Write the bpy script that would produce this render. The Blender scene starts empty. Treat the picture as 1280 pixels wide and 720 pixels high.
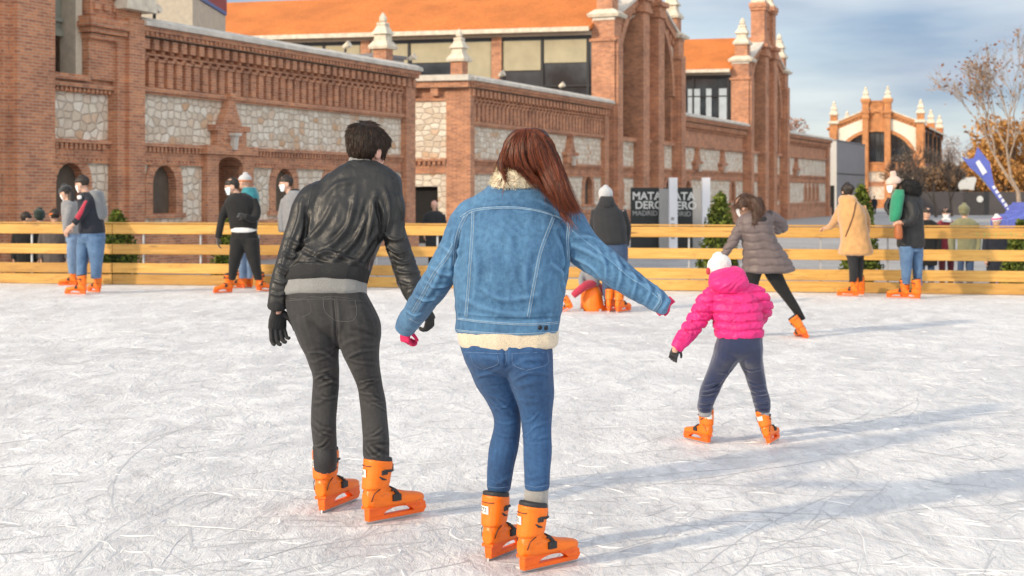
import bpy, bmesh, math, random
import numpy as np
from mathutils import Vector, Matrix, noise
from mathutils.bvhtree import BVHTree
random.seed(7)
S = bpy.context.scene
COL = S.collection
F = 1778.0; HZ = 240.0; EYE = 1.53; PLZ = -0.5
R = math.radians

# ------------------------------------------------------------ helpers
def W(u, v, Y):
    """a point seen at photo pixel (u, v) standing Y metres away"""
    return Vector(((u-640.0)/F*Y, Y, EYE-(v-HZ)/F*Y))

def link(name, me, mats, parent=None, loc=None, smooth=False):
    o = bpy.data.objects.new(name, me)
    COL.objects.link(o)
    if mats is not None:
        for m in (mats if isinstance(mats, (list, tuple)) else [mats]):
            me.materials.append(m)
    if parent is not None:
        o.parent = parent
    if loc is not None:
        o.location = loc
    if smooth:
        me.shade_smooth()
    return o

def tag(o, label=None, cat=None, group=None, kind=None):
    if label: o['label'] = label
    if cat: o['category'] = cat
    if group: o['group'] = group
    if kind: o['kind'] = kind
    return o

def thing(name, label, cat, loc=(0, 0, 0), rz=0, group=None):
    o = bpy.data.objects.new(name, None)
    o.empty_display_size = 0.2
    COL.objects.link(o)
    o.location = loc
    o.rotation_euler = (0, 0, rz)
    return tag(o, label, cat, group)

def copy_tree(o, parent=None):
    c = o.copy(); COL.objects.link(c)
    if parent is not None: c.parent = parent
    for ch in list(o.children):
        copy_tree(ch, c)
    return c

class MB:
    """collects simple solids into one mesh"""
    def __init__(s): s.v = []; s.f = []; s.m = []; s.mi = 0
    def add(s, vs, fs):
        b = len(s.v)
        s.v += [tuple(p) for p in vs]
        s.f += [tuple(i+b for i in f) for f in fs]
        s.m += [s.mi]*len(fs)
    def box(s, x0, x1, y0, y1, z0, z1):
        s.add([(x0,y0,z0),(x1,y0,z0),(x1,y1,z0),(x0,y1,z0),(x0,y0,z1),(x1,y0,z1),(x1,y1,z1),(x0,y1,z1)],
              [(0,3,2,1),(4,5,6,7),(0,1,5,4),(1,2,6,5),(2,3,7,6),(3,0,4,7)])
    def frus(s, cx, cy, hx0, hy0, z0, hx1, hy1, z1):
        s.add([(cx-hx0,cy-hy0,z0),(cx+hx0,cy-hy0,z0),(cx+hx0,cy+hy0,z0),(cx-hx0,cy+hy0,z0),
               (cx-hx1,cy-hy1,z1),(cx+hx1,cy-hy1,z1),(cx+hx1,cy+hy1,z1),(cx-hx1,cy+hy1,z1)],
              [(0,3,2,1),(4,5,6,7),(0,1,5,4),(1,2,6,5),(2,3,7,6),(3,0,4,7)])
    def prism(s, poly, y0, y1):
        """poly: (x,z) list, extruded along y"""
        n = len(poly)
        vs = [(x,y0,z) for x,z in poly]+[(x,y1,z) for x,z in poly]
        fs = [tuple(range(n)), tuple(range(2*n-1, n-1, -1))]
        fs += [(i, i+n, (i+1)%n+n, (i+1)%n) for i in range(n)]
        s.add(vs, fs)
    def strip(s, xs, lo, hi, y0, y1):
        """wall made of vertical slices: lo(x)..hi(x)"""
        n = len(xs)
        vs = []
        for x in xs:
            a, b = lo(x), hi(x)
            vs += [(x,y0,a),(x,y0,b),(x,y1,b),(x,y1,a)]
        fs = []
        for i in range(n-1):
            a = 4*i; b = a+4
            for k in range(4):
                fs.append((a+k, b+k, b+(k+1)%4, a+(k+1)%4)[::-1])
        fs.append((0,1,2,3)[::-1]); e = 4*(n-1); fs.append((e, e+1, e+2, e+3))
        s.add(vs, fs)
    def lathe(s, prof, cx, cy, n=10, cz=0):
        vs = []; fs = []
        for r, z in prof:
            for k in range(n):
                a = 2*math.pi*k/n
                vs.append((cx+r*math.cos(a), cy+r*math.sin(a), cz+z))
        m = len(prof)
        for i in range(m-1):
            for k in range(n):
                fs.append((i*n+k, i*n+(k+1)%n, (i+1)*n+(k+1)%n, (i+1)*n+k))
        fs.append(tuple(range(n-1, -1, -1))); fs.append(tuple(range((m-1)*n, m*n)))
        s.add(vs, fs)
    def tube(s, pts, rad, n=6):
        pts = [Vector(p) for p in pts]
        if not isinstance(rad, (list, tuple)): rad = [rad]*len(pts)
        vs = []; fs = []; m = len(pts)
        up = None
        for i, p in enumerate(pts):
            t = (pts[min(i+1, m-1)]-pts[max(i-1, 0)]).normalized()
            if up is None or abs(up.dot(t)) > .95:
                up = Vector((0,0,1)) if abs(t.z) < .9 else Vector((1,0,0))
            a = t.cross(up).normalized(); b = a.cross(t).normalized(); up = b
            for k in range(n):
                an = 2*math.pi*k/n
                vs.append(p+(a*math.cos(an)+b*math.sin(an))*rad[i])
        for i in range(m-1):
            for k in range(n):
                fs.append((i*n+k, i*n+(k+1)%n, (i+1)*n+(k+1)%n, (i+1)*n+k))
        fs.append(tuple(range(n-1, -1, -1))); fs.append(tuple(range((m-1)*n, m*n)))
        s.add(vs, fs)
    def shear(s, k, y0=0.0):
        s.v = [(x+k*(y-y0), y, z) for x, y, z in s.v]
        return s
    def mesh(s, name):
        me = bpy.data.meshes.new(name)
        me.from_pydata(s.v, [], s.f)
        me.validate(); me.update()
        if any(s.m) and len(me.polygons) == len(s.m):
            me.polygons.foreach_set('material_index', s.m)
        bm = bmesh.new(); bm.from_mesh(me)
        bmesh.ops.recalc_face_normals(bm, faces=bm.faces)
        bm.to_mesh(me); bm.free()
        return me
    def build(s, name, mats, parent=None, loc=None, smooth=False):
        return link(name, s.mesh(name), mats, parent, loc, smooth)

# ------------------------------------------------------------ materials
class NT:
    def __init__(s, name):
        s.m = bpy.data.materials.new(name); s.m.use_nodes = True
        s.t = s.m.node_tree; s.p = s.t.nodes['Principled BSDF']
        s.out = s.t.nodes['Material Output']
    def n(s, kind, out=0, props=None, **ins):
        nd = s.t.nodes.new('ShaderNode'+kind)
        for k, v in (props or {}).items(): setattr(nd, k, v)
        for k, v in ins.items():
            key = k.replace('_', ' ')
            if key.startswith('i') and key[1:].isdigit(): sk = nd.inputs[int(key[1:])]
            else: sk = nd.inputs[key]
            s.set(sk, v)
        return nd.outputs[out]
    def set(s, sk, v):
        if isinstance(v, bpy.types.NodeSocket): s.t.links.new(v, sk)
        elif isinstance(v, (tuple, list)) and sk.type == 'RGBA' and len(v) == 3: sk.default_value = (*v, 1)
        else: sk.default_value = v
    def co(s, kind='Object'):
        nd = s.t.nodes.new('ShaderNodeTexCoord'); return nd.outputs[kind]
    def mapp(s, vec, sc=(1,1,1), rot=(0,0,0), loc=(0,0,0)):
        return s.n('Mapping', Vector=vec, Scale=sc, Rotation=rot, Location=loc)
    def noise(s, vec, scale, detail=4, rough=.55, dist=0, out=0):
        return s.n('TexNoise', out, Vector=vec, Scale=scale, Detail=detail, Roughness=rough, Distortion=dist)
    def ramp(s, fac, stops):
        nd = s.t.nodes.new('ShaderNodeValToRGB')
        el = nd.color_ramp.elements
        while len(el) < len(stops): el.new(0.5)
        for e, (p, c) in zip(el, stops):
            e.position = p
            e.color = (*c, 1) if isinstance(c, (tuple, list)) else (c, c, c, 1)
        s.t.links.new(fac, nd.inputs[0])
        return nd.outputs[0]
    def mix(s, fac, a, b, mode='MIX'):
        nd = s.t.nodes.new('ShaderNodeMix'); nd.data_type = 'RGBA'; nd.blend_type = mode
        s.set(nd.inputs[0], fac); s.set(nd.inputs[6], a); s.set(nd.inputs[7], b)
        return nd.outputs[2]
    def math(s, op, a, b=0.0, clamp=False):
        nd = s.t.nodes.new('ShaderNodeMath'); nd.operation = op; nd.use_clamp = clamp
        s.set(nd.inputs[0], a); s.set(nd.inputs[1], b)
        return nd.outputs[0]
    def bump(s, h, strength=.5, dist=.01, nrm=None):
        nd = s.t.nodes.new('ShaderNodeBump')
        nd.inputs['Strength'].default_value = strength; nd.inputs['Distance'].default_value = dist
        s.t.links.new(h, nd.inputs['Height'])
        if nrm is not None: s.t.links.new(nrm, nd.inputs['Normal'])
        return nd.outputs[0]
    def done(s, col=None, rough=None, nrm=None, **kw):
        if col is not None: s.set(s.p.inputs['Base Color'], col)
        if rough is not None: s.set(s.p.inputs['Roughness'], rough)
        if nrm is not None: s.set(s.p.inputs['Normal'], nrm)
        for k, v in kw.items(): s.set(s.p.inputs[k.replace('_', ' ')], v)
        return s.m

def simple(name, col, rough=.6, var=.12, scale=6, bump=0.0, bscale=60, **kw):
    t = NT(name); c = t.co()
    n = t.noise(c, scale, 5)
    lo = tuple(x*(1-var) for x in col); hi = tuple(min(1, x*(1+var)) for x in col)
    k = t.ramp(n, [(.3, lo), (.7, hi)])
    nr = t.bump(t.noise(c, bscale, 3), bump, .01) if bump else None
    return t.done(k, rough, nr, **kw)

def facade_vec(t):
    """x+y, z: a running brick coordinate on axis aligned faces"""
    sp = t.t.nodes.new('ShaderNodeSeparateXYZ'); t.t.links.new(t.co(), sp.inputs[0])
    a = t.math('ADD', sp.outputs[0], sp.outputs[1])
    return t.n('CombineXYZ', X=a, Y=sp.outputs[2], Z=0.0)

def brick_mat(name, c1, c2, mortar, k=1.0):
    t = NT(name); v = facade_vec(t)
    b = t.t.nodes.new('ShaderNodeTexBrick')
    t.t.links.new(v, b.inputs['Vector'])
    for i, c in (('Color1', c1), ('Color2', c2), ('Mortar', mortar)): b.inputs[i].default_value = (*c, 1)
    b.inputs['Scale'].default_value = 1.0
    b.inputs['Mortar Size'].default_value = .009; b.inputs['Mortar Smooth'].default_value = .3
    b.inputs['Brick Width'].default_value = .26*k; b.inputs['Row Height'].default_value = .075*k
    co = t.co()
    st = t.ramp(t.noise(co, 1.3, 6, .65), [(.25, (.55, .53, .54)), (.5, (.95, .92, .9)), (.65, (1.08, 1.05, 1.0)), (.8, (1.3, 1.2, 1.1))])
    c = t.mix(1.0, b.outputs[0], st, 'MULTIPLY')
    fine = t.ramp(t.noise(co, 14, 3), [(.3, .8), (.7, 1.15)])
    c = t.mix(.6, c, fine, 'MULTIPLY')
    h = t.math('SUBTRACT', t.noise(co, 30, 3), t.math('MULTIPLY', b.outputs[1], 1.5))
    return t.done(c, .85, t.bump(h, .5, .012))

def stone_mat(name, scale=3.5):
    t = NT(name); v = facade_vec(t)
    v2 = t.n('VectorMath', Vector=v, props={'operation': 'ADD'}, i1=(3.3, 1.7, 0))
    wob = t.noise(v2, 2.0, 2, .5, 0, 1)
    v3 = t.mix(.03, v2, wob, 'ADD')
    v3 = t.mapp(v3, (scale, scale*1.3, 1))
    vo = t.n('TexVoronoi', 1, {'voronoi_dimensions': '2D'}, Vector=v3, Scale=1.0, Randomness=.62)
    ed = t.n('TexVoronoi', 0, {'voronoi_dimensions': '2D', 'feature': 'DISTANCE_TO_EDGE'}, Vector=v3, Scale=1.0, Randomness=.62)
    g = t.n('SeparateColor', 0, Color=vo)
    stone = t.ramp(g, [(0, (.62, .50, .38)), (.3, (.74, .63, .51)), (.6, (.79, .69, .56)), (.85, (.84, .76, .65)), (1, (.62, .38, .22))])
    blot = t.ramp(t.noise(t.co(), 5, 5, .6), [(.3, .78), (.7, 1.1)])
    stone = t.mix(.8, stone, blot, 'MULTIPLY')
    mk = t.ramp(ed, [(.02, 0.0), (.075, 1.0)])
    c = t.mix(mk, (.52, .42, .33), stone)
    h = t.math('ADD', t.ramp(ed, [(.0, 0.0), (.16, 1.0)]), t.math('MULTIPLY', t.noise(t.co(), 20, 4), .35))
    return t.done(c, .9, t.bump(h, .8, .035))

BRICK = brick_mat('brick', (.63, .272, .135), (.40, .155, .085), (.54, .41, .31))
BRICKO = brick_mat('far_brick', (.62, .24, .075), (.50, .18, .06), (.55, .38, .22))
STONE = stone_mat('rubble_stone')
COPE = simple('coping_stone', (.62, .57, .5), .85, .18, 3, .3, 25)
FINIAL = simple('finial_stone', (.66, .585, .47), .8, .2, 4, .2, 30)
DARKIN = simple('dark_interior', (.012, .011, .011), .9)
CREAM = simple('cream_frame', (.55, .48, .38), .7)
GREYBOX = simple('grey_cladding', (.19, .185, .2), .7, .08, .6, .1, 4)
METAL = simple('galvanised_metal', (.45, .46, .47), .45, .1, 8, Metallic=.6)
BLACKM = simple('black_metal', (.02, .02, .022), .5)

def roof_mat():
    t = NT('clay_tiles'); co = t.co()
    sp = t.t.nodes.new('ShaderNodeSeparateXYZ'); t.t.links.new(co, sp.inputs[0])
    w = t.n('TexWave', 1, {'wave_type': 'BANDS', 'bands_direction': 'Y'}, Vector=co, Scale=1.6, Distortion=.3, Detail=1.0)
    r = t.n('TexWave', 1, {'wave_type': 'BANDS', 'bands_direction': 'X'}, Vector=co, Scale=.9, Distortion=.4, Detail=1.0)
    n1 = t.noise(co, 9, 4, .6); n2 = t.noise(co, .5, 4)
    c = t.ramp(n1, [(.25, (.50, .135, .028)), (.5, (.66, .20, .04)), (.8, (.72, .27, .07))])
    c = t.mix(.6, c, t.ramp(n2, [(.3, .62), (.55, 1.0), (.75, 1.2)]), 'MULTIPLY')
    c = t.mix(.35, c, t.ramp(w, [(0, .55), (.4, 1.0)]), 'MULTIPLY')
    h = t.math('ADD', w, t.math('MULTIPLY', r, .5))
    return t.done(c, .85, t.bump(h, .6, .04))
ROOF = roof_mat()

def glass_mat(name, col=(.05, .06, .07), rough=.08):
    t = NT(name); c = t.co()
    k = t.ramp(t.noise(c, .6, 3), [(.35, tuple(x*.5 for x in col)), (.65, tuple(x*1.3 for x in col))])
    return t.done(k, rough, None, Specular_IOR_Level=.8)
GLASS = glass_mat('window_glass')
BLIND = simple('roller_blind', (.42, .37, .25), .8, .1, 1.5)
BLINDG = simple('grey_curtain', (.2, .2, .2), .8, .2, 3)
# ------------------------------------------------------------ camera, light, sky
cam = bpy.data.cameras.new('camera'); co = bpy.data.objects.new('camera', cam); COL.objects.link(co)
cam.lens = 50; cam.sensor_width = 36; cam.shift_y = -120/1280.0
cam.clip_start = .1; cam.clip_end = 3000
cam.dof.use_dof = True; cam.dof.focus_distance = 6.25; cam.dof.aperture_fstop = 5.0
co.location = (0, 0, EYE); co.rotation_euler = (R(90), 0, 0)
S.camera = co
SUN_EL = R(23); SX, SY = -.83, -.55
sun = bpy.data.lights.new('sun', 'SUN'); so = bpy.data.objects.new('sun', sun); COL.objects.link(so)
sun.energy = 3.15; sun.angle = R(2.2); sun.color = (1, .81, .58)
sd = Vector((SX, SY, 0)).normalized()*math.cos(SUN_EL)+Vector((0, 0, math.sin(SUN_EL)))
so.rotation_euler = (-sd).to_track_quat('-Z', 'Y').to_euler(); so.location = sd*50
w = bpy.data.worlds.new('World'); S.world = w; w.use_nodes = True
wt = w.node_tree; bg = wt.nodes['Background']
sky = wt.nodes.new('ShaderNodeTexSky'); sky.sky_type = 'NISHITA'; sky.sun_disc = False
sky.sun_elevation = SUN_EL; sky.sun_rotation = math.atan2(SX, SY) % (2*math.pi)
sky.air_density = 1.0; sky.dust_density = .4; sky.ozone_density = 1.5
tc = wt.nodes.new('ShaderNodeTexCoord')
mp = wt.nodes.new('ShaderNodeMapping'); mp.inputs['Scale'].default_value = (1.3, 1.3, 7.0); mp.inputs['Location'].default_value = (1.35, .4, .55)
wt.links.new(tc.outputs['Generated'], mp.inputs[0])
nz = wt.nodes.new('ShaderNodeTexNoise'); nz.inputs['Scale'].default_value = 1.7; nz.inputs['Detail'].default_value = 7; nz.inputs['Roughness'].default_value = .52
wt.links.new(mp.outputs[0], nz.inputs['Vector'])
rp = wt.nodes.new('ShaderNodeValToRGB'); rp.color_ramp.elements[0].position = .3; rp.color_ramp.elements[1].position = .6; rp.color_ramp.elements[0].color = (.62, .62, .62, 1)
wt.links.new(nz.outputs[0], rp.inputs[0])
nz2 = wt.nodes.new('ShaderNodeTexNoise'); nz2.inputs['Scale'].default_value = 2.6; nz2.inputs['Detail'].default_value = 6
wt.links.new(mp.outputs[0], nz2.inputs['Vector'])
cr = wt.nodes.new('ShaderNodeValToRGB')
cr.color_ramp.elements[0].position = .40; cr.color_ramp.elements[0].color = (1.75, 2.35, 3.45, 1)
cr.color_ramp.elements[1].position = .62; cr.color_ramp.elements[1].color = (4.5, 4.7, 5.05, 1)
wt.links.new(nz2.outputs[0], cr.inputs[0])
mx = wt.nodes.new('ShaderNodeMix'); mx.data_type = 'RGBA'
wt.links.new(rp.outputs[0], mx.inputs[0]); wt.links.new(sky.outputs[0], mx.inputs[6]); wt.links.new(cr.outputs[0], mx.inputs[7])
# added fill: sky behind the camera brightened and warmed to lift ice and facade
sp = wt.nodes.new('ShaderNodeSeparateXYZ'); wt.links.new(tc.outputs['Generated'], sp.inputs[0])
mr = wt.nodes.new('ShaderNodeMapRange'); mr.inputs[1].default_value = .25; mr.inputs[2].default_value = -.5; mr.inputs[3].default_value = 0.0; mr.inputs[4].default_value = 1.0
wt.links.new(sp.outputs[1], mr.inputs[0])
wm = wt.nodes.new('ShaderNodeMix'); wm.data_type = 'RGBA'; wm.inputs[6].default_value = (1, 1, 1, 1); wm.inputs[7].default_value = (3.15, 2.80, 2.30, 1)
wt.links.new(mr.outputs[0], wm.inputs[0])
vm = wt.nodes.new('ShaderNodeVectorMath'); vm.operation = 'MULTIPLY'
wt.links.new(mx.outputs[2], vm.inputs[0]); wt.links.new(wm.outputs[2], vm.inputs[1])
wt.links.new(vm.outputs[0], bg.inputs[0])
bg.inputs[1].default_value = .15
S.view_settings.view_transform = 'Standard'; S.view_settings.look = 'None'; S.view_settings.gamma = 1
S.view_settings.exposure = 0.10
S.render.engine = 'CYCLES'
S.cycles.max_bounces = 5; S.cycles.diffuse_bounces = 3; S.cycles.glossy_bounces = 3
S.cycles.use_adaptive_sampling = True; S.cycles.adaptive_threshold = .02; S.cycles.use_denoising = True
S.cycles.caustics_reflective = False; S.cycles.caustics_refractive = False

# ------------------------------------------------------------ ground, ice
def plaza_mat():
    t = NT('plaza_paving'); c = t.co()
    b = t.t.nodes.new('ShaderNodeTexBrick'); t.t.links.new(c, b.inputs['Vector'])
    b.inputs['Color1'].default_value = (.36, .35, .345, 1); b.inputs['Color2'].default_value = (.42, .41, .4, 1); b.inputs['Mortar'].default_value = (.22, .21, .2, 1)
    b.inputs['Scale'].default_value = 1; b.inputs['Brick Width'].default_value = 1.2; b.inputs['Row Height'].default_value = .6; b.inputs['Mortar Size'].default_value = .01
    k = t.mix(.7, b.outputs[0], t.ramp(t.noise(c, .35, 6, .6), [(.3, .75), (.7, 1.15)]), 'MULTIPLY')
    return t.done(k, .8)
g = MB(); g.box(-900, 900, -300, 1500, PLZ-.3, PLZ)
tag(g.build('plaza_ground', plaza_mat()), kind='structure')

def ice_mat():
    t = NT('scratched_ice'); c = t.co()
    cw = t.mix(.5, c, t.noise(c, .5, 3, .55, 0, 1), 'ADD')
    sn = t.noise(t.mapp(cw, (1.0, .55, 1), (0, 0, .35)), 3.0, 8, .62, 1.1)
    n2 = t.noise(t.mapp(cw, (1.9, .45, 1), (0, 0, -.55)), 3.4, 6, .62, 1.3)
    n3 = t.noise(t.mapp(c, (1.6, .7, 1), (0, 0, .5)), 11, 5, .7, .9)
    snf = t.ramp(sn, [(.42, 0.0), (.60, 1.0)])
    tr = t.ramp(n2, [(.47, 0.0), (.56, 1.0), (.66, .0)])
    big = t.ramp(t.noise(t.mapp(c, (.5, .3, 1), (0, 0, .4)), 1.0, 4, .6), [(.34, 0.0), (.62, 1.0)])
    col = t.mix(big, (.63, .63, .635), (.77, .764, .756))
    col = t.mix(t.math('MULTIPLY', snf, .75), col, (.86, .852, .842))
    col = t.mix(t.math('MULTIPLY', tr, .22), col, (.48, .485, .50))
    col = t.mix(t.math('MULTIPLY', t.ramp(n3, [(.30, 1.0), (.46, 0.0)]), .6), col, (.43, .435, .45))
    h = t.math('ADD', t.math('MULTIPLY', sn, 1.0), t.math('MULTIPLY', n3, .6))
    ro = t.mix(snf, (.45,)*3, (.85,)*3)
    return t.done(col, ro, t.bump(h, .85, .04), Specular_IOR_Level=.3)
A0 = Vector((-8.6, 23.9)); A1 = Vector((7.6, 21.1))
fd = (A1-A0).normalized()
fl = A0-fd*14; fr = A1+fd*12
def grid_ice():
    back0 = (fl.x, fl.y+.12); back1 = (fr.x, fr.y+.12)
    vs = [(-22, -6, 0), (20, -6, 0), (back1[0], back1[1], 0), (back0[0], back0[1], 0)]
    me = bpy.data.meshes.new('ice_rink'); me.from_pydata(vs, [], [(0, 1, 2, 3)]); return me
tag(link('ice_rink', grid_ice(), ice_mat()), kind='structure')
def skate_marks():
    rg = np.random.default_rng(5)
    V = []; Fc = []; V2 = []; F2 = []
    def arc(px, py, th, kur, L, n):
        pts = []; st = L/n
        for i in range(n+1):
            pts.append((px, py)); px += math.cos(th)*st; py += math.sin(th)*st; th += kur*st+rg.normal(0, .05)
        return pts
    def strip(pts, wd, z, V, Fc, ridge=0.0):
        n = len(pts)-1; b = len(V)
        for i, (x, y) in enumerate(pts):
            j = min(i, n-1); dx, dy = pts[j+1][0]-pts[j][0], pts[j+1][1]-pts[j][1]
            l = math.hypot(dx, dy)+1e-9; nx, ny = -dy/l, dx/l
            ww = wd*(.15+.85*math.sin(math.pi*(i+.3)/(n+.6)))*(.7+.6*rg.random())
            if ridge:
                V += [(x+nx*ww, y+ny*ww, .0005), (x+nx*ww*rg.normal(0, .3), y+ny*ww*rg.normal(0, .3), z+ridge*(.25+.75*rg.random())*math.sin(math.pi*(i+.2)/(n+.4))), (x-nx*ww, y-ny*ww, .0005)]
                if i < n: q = b+3*i; Fc += [(q, q+1, q+4, q+3), (q+1, q+2, q+5, q+4)]
            else:
                V += [(x+nx*ww, y+ny*ww, z), (x-nx*ww, y-ny*ww, z)]
                if i < n: q = b+2*i; Fc.append((q, q+1, q+3, q+2))
    for i in range(1300):
        r_ = rg.random()
        Y = 4.4+19*rg.random()**1.5; X = rg.uniform(-.40, .40)*Y
        th = rg.normal(.62, .45) if r_ < .5 else (rg.normal(2.1, .5) if r_ < .75 else rg.uniform(0, 6.28))
        if rg.random() < .03: L = rg.uniform(1.5, 4); ku = rg.normal(0, .06); n = 22; wd = rg.uniform(.002, .005)
        elif rg.random() < .5: L = rg.uniform(.08, .35); ku = rg.normal(0, 2.5); n = 8; wd = rg.uniform(.002, .006)
        else: L = rg.uniform(.3, .9); ku = rg.normal(0, .5); n = 12; wd = rg.uniform(.0015, .005)
        p = arc(X, Y, th, ku, L, n)
        p = [q for q in p if q[1] < 20.5]
        if len(p) < 3: continue
        strip(p, wd, .0012+.0000006*i, V, Fc)
        if rg.random() < .12:
            o_ = rg.choice([-1, 1])*wd*1.8
            strip([(x+o_*.7, y+o_*.7) for x, y in p], wd*1.1+.002, .001, V2, F2, rg.uniform(.0015, .005))
    for i in range(900):                      # loose shavings
        Y = 4.4+14*rg.random()**1.6; X = rg.uniform(-.40, .40)*Y
        p = arc(X, Y, rg.uniform(0, 6.28), rg.normal(0, 6), rg.uniform(.02, .16), 4)
        strip(p, rg.uniform(.003, .011), .001, V2, F2, rg.uniform(.002, .009))
    return V, Fc, V2, F2
V_, F_, V2_, F2_ = skate_marks()
me_ = bpy.data.meshes.new('skate_marks'); me_.from_pydata(V_, [], F_)
tag(link('skate_marks', me_, simple('cut_ice', (.62, .62, .625), .5, .15, 2)), kind='stuff')
me_ = bpy.data.meshes.new('snow_shavings'); me_.from_pydata(V2_, [], F2_)
tag(link('snow_shavings', me_, simple('shaved_snow', (.80, .79, .775), .9, .02, 4)), kind='stuff')
# timber deck skirt under the ice edge
sk = MB(); ang = math.atan2(fd.y, fd.x)
sk.box(0, (fr-fl).length, .125, .2, PLZ, -.01)
o = sk.build('rink_platform_edge', simple('platform_edge', (.16, .15, .14), .8)); o.location = (fl.x, fl.y, 0); o.rotation_euler = (0, 0, ang)
tag(o, kind='structure')

# ------------------------------------------------------------ the rink fence
def wood_mat():
    t = NT('pine_rail'); c = t.co()
    oi = t.t.nodes.new('ShaderNodeObjectInfo')
    sh = t.n('CombineXYZ', X=t.math('MULTIPLY', oi.outputs['Random'], 37.0), Y=0.0, Z=t.math('MULTIPLY', oi.outputs['Random'], 11.0))
    cc = t.n('VectorMath', Vector=c, i1=sh, props={'operation': 'ADD'})
    gr = t.noise(t.mapp(cc, (.7, 14, 14)), 2.2, 6, .6, .5)
    k = t.ramp(gr, [(.25, (.46, .23, .048)), (.5, (.64, .355, .085)), (.75, (.70, .44, .13))])
    kn = t.n('TexVoronoi', 0, {'voronoi_dimensions': '3D'}, Vector=t.mapp(cc, (1.0, 3, 5)), Scale=1.0, Randomness=1.0)
    k = t.mix(t.ramp(kn, [(.05, 1.0), (.13, 0.0)]), k, (.25, .11, .03))
    k = t.mix(.5, k, t.ramp(t.noise(cc, .9, 4), [(.3, .75), (.7, 1.1)]), 'MULTIPLY')
    k = t.mix(1.0, k, t.ramp(oi.outputs['Random'], [(0, (.74, .70, .66)), (.5, (.96, .95, .93)), (1, (1.1, 1.1, 1.08))]), 'MULTIPLY')
    dirt = t.ramp(t.noise(t.mapp(cc, (1.2, 4, 4)), 3, 6, .7), [(.56, 0.0), (.72, .55)])
    k = t.mix(dirt, k, (.22, .12, .05))
    return t.done(k, .6, t.bump(gr, .35, .012))
WOOD = wood_mat()
fence = thing('rink_fence', 'long pale wooden four rail fence closing the far side of the ice rink', 'fence', (fl.x, fl.y, 0), ang)
L = (fr-fl).length; PAN = 3.98
k = 0; x = 0.1
while x < L-.5:
    x1 = min(x+PAN, L)
    for z0, z1 in ((.835, 1.0), (.50, .665), (.19, .355), (.006, .172)):
        m = MB(); jz = random.uniform(-.004, .004)
        m.box(x+.004, x1-.004, -.03, .03, z0+jz, z1+jz)
        me = m.mesh('rail'); bm = bmesh.new(); bm.from_mesh(me)
        bmesh.ops.bevel(bm, geom=bm.edges[:], offset=.008, segments=1, affect='EDGES'); bm.to_mesh(me); bm.free()
        link('rail', me, WOOD, fence)
    x = x1
cap = MB(); cap.box(0.1, L, -.045, .06, 1.008, 1.03)
cap.build('cap_board', WOOD, fence)
x = .62
while x < L:
    m = MB(); m.box(x-.014, x+.014, .032, .065, -.5, .99); m.build('post', METAL, fence); x += .995

# ------------------------------------------------------------ the long brick frontage
OX, OY = -475/F*37.2, 37.2
DX, DY = .4035, .915
FANG = math.atan2(DY, DX)
def fp(s, y, z=0):
    return Vector((OX+DX*s-DY*y, OY+DY*s+DX*y, z))

PANE = simple('blocked_pane', (.10, .075, .055), .8, .3, 2)
def arch_window(par, x, w, z0, zs, name='window', pane=None):
    """round headed opening, brick surround; recess back at y=.3"""
    r = w/2
    m = MB()
    for k in range(9):                              # voussoir ring
        a0 = math.pi*k/9; a1 = math.pi*(k+1)/9-.02; r0 = r; r1 = r+.3
        poly = [(x+r0*math.cos(a0), zs+r0*math.sin(a0)), (x+r1*math.cos(a0), zs+r1*math.sin(a0)),
                (x+r1*math.cos(a1), zs+r1*math.sin(a1)), (x+r0*math.cos(a1), zs+r0*math.sin(a1))]
        m.prism(poly, -.05, .3)
    m.box(x-r-.3, x-r, -.05, .3, z0, zs); m.box(x+r, x+r+.3, -.05, .3, z0, zs)
    m.box(x-r-.4, x+r+.4, -.09, .3, z0-.13, z0)
    o = m.build(name, BRICK, par)
    p = MB(); p.box(x-r, x+r, .2, .24, z0, zs+r)
    p.build('pane', pane or PANE, o)
    return o

def stone_field(par, x0, x1, z0, z1, wins=(), y=0.0, name='stone_panel'):
    m = MB(); xs = x0
    for (cx, w, zb, zs) in sorted(wins):
        r = w/2+.15
        if cx-r > xs: m.box(xs, cx-r, y, .5, z0, z1)
        if zb-.1 > z0: m.box(cx-r, cx+r, y, .5, z0, zb-.1)
        arc = lambda q, cx=cx, r=r, zs=zs: zs+math.sqrt(max(0, r*r-(q-cx)**2))
        m.strip([cx-r+2*r*i/12 for i in range(13)], arc, lambda q: z1, y, .5)
        xs = cx+r
    m.box(xs, x1, y, .5, z0, z1)
    return m.build(name, STONE, par)

def gablet(par, x, zb=2.85, s=1.0, door=True):
    m = MB()
    m.prism([(x-.62*s, zb), (x+.62*s, zb), (x+.62*s, zb+.42*s), (x+.42*s, zb+.5*s), (x+.16*s, zb+1.0*s), (x+.1*s, zb+1.26*s), (x-.1*s, zb+1.26*s), (x-.16*s, zb+1.0*s), (x-.42*s, zb+.5*s), (x-.62*s, zb+.42*s)], -.24, .1)
    m.box(x-.75*s, x-.5*s, -.28, .1, zb+.36*s, zb+.5*s); m.box(x+.5*s, x+.75*s, -.28, .1, zb+.36*s, zb+.5*s)
    for k in range(3):
        m.box(x-(.4-.12*k)*s, x+(.4-.12*k)*s, -.28, .1, zb+(.14+.22*k)*s, zb+(.2+.22*k)*s)
    m.box(x-.14*s, x+.14*s, -.30, .1, zb+1.2*s, zb+1.32*s)
    o = m.build('gablet', BRICK, par)
    c = MB(); c.frus(x, -.3, .07*s, .07, zb-.1*s, .1*s, .1, zb+.25*s); c.box(x-.14*s, x+.14*s, -.46, -.14, zb+.25*s, zb+.32*s)
    c.build('lantern_bracket', COPE, o)
    return o

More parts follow.
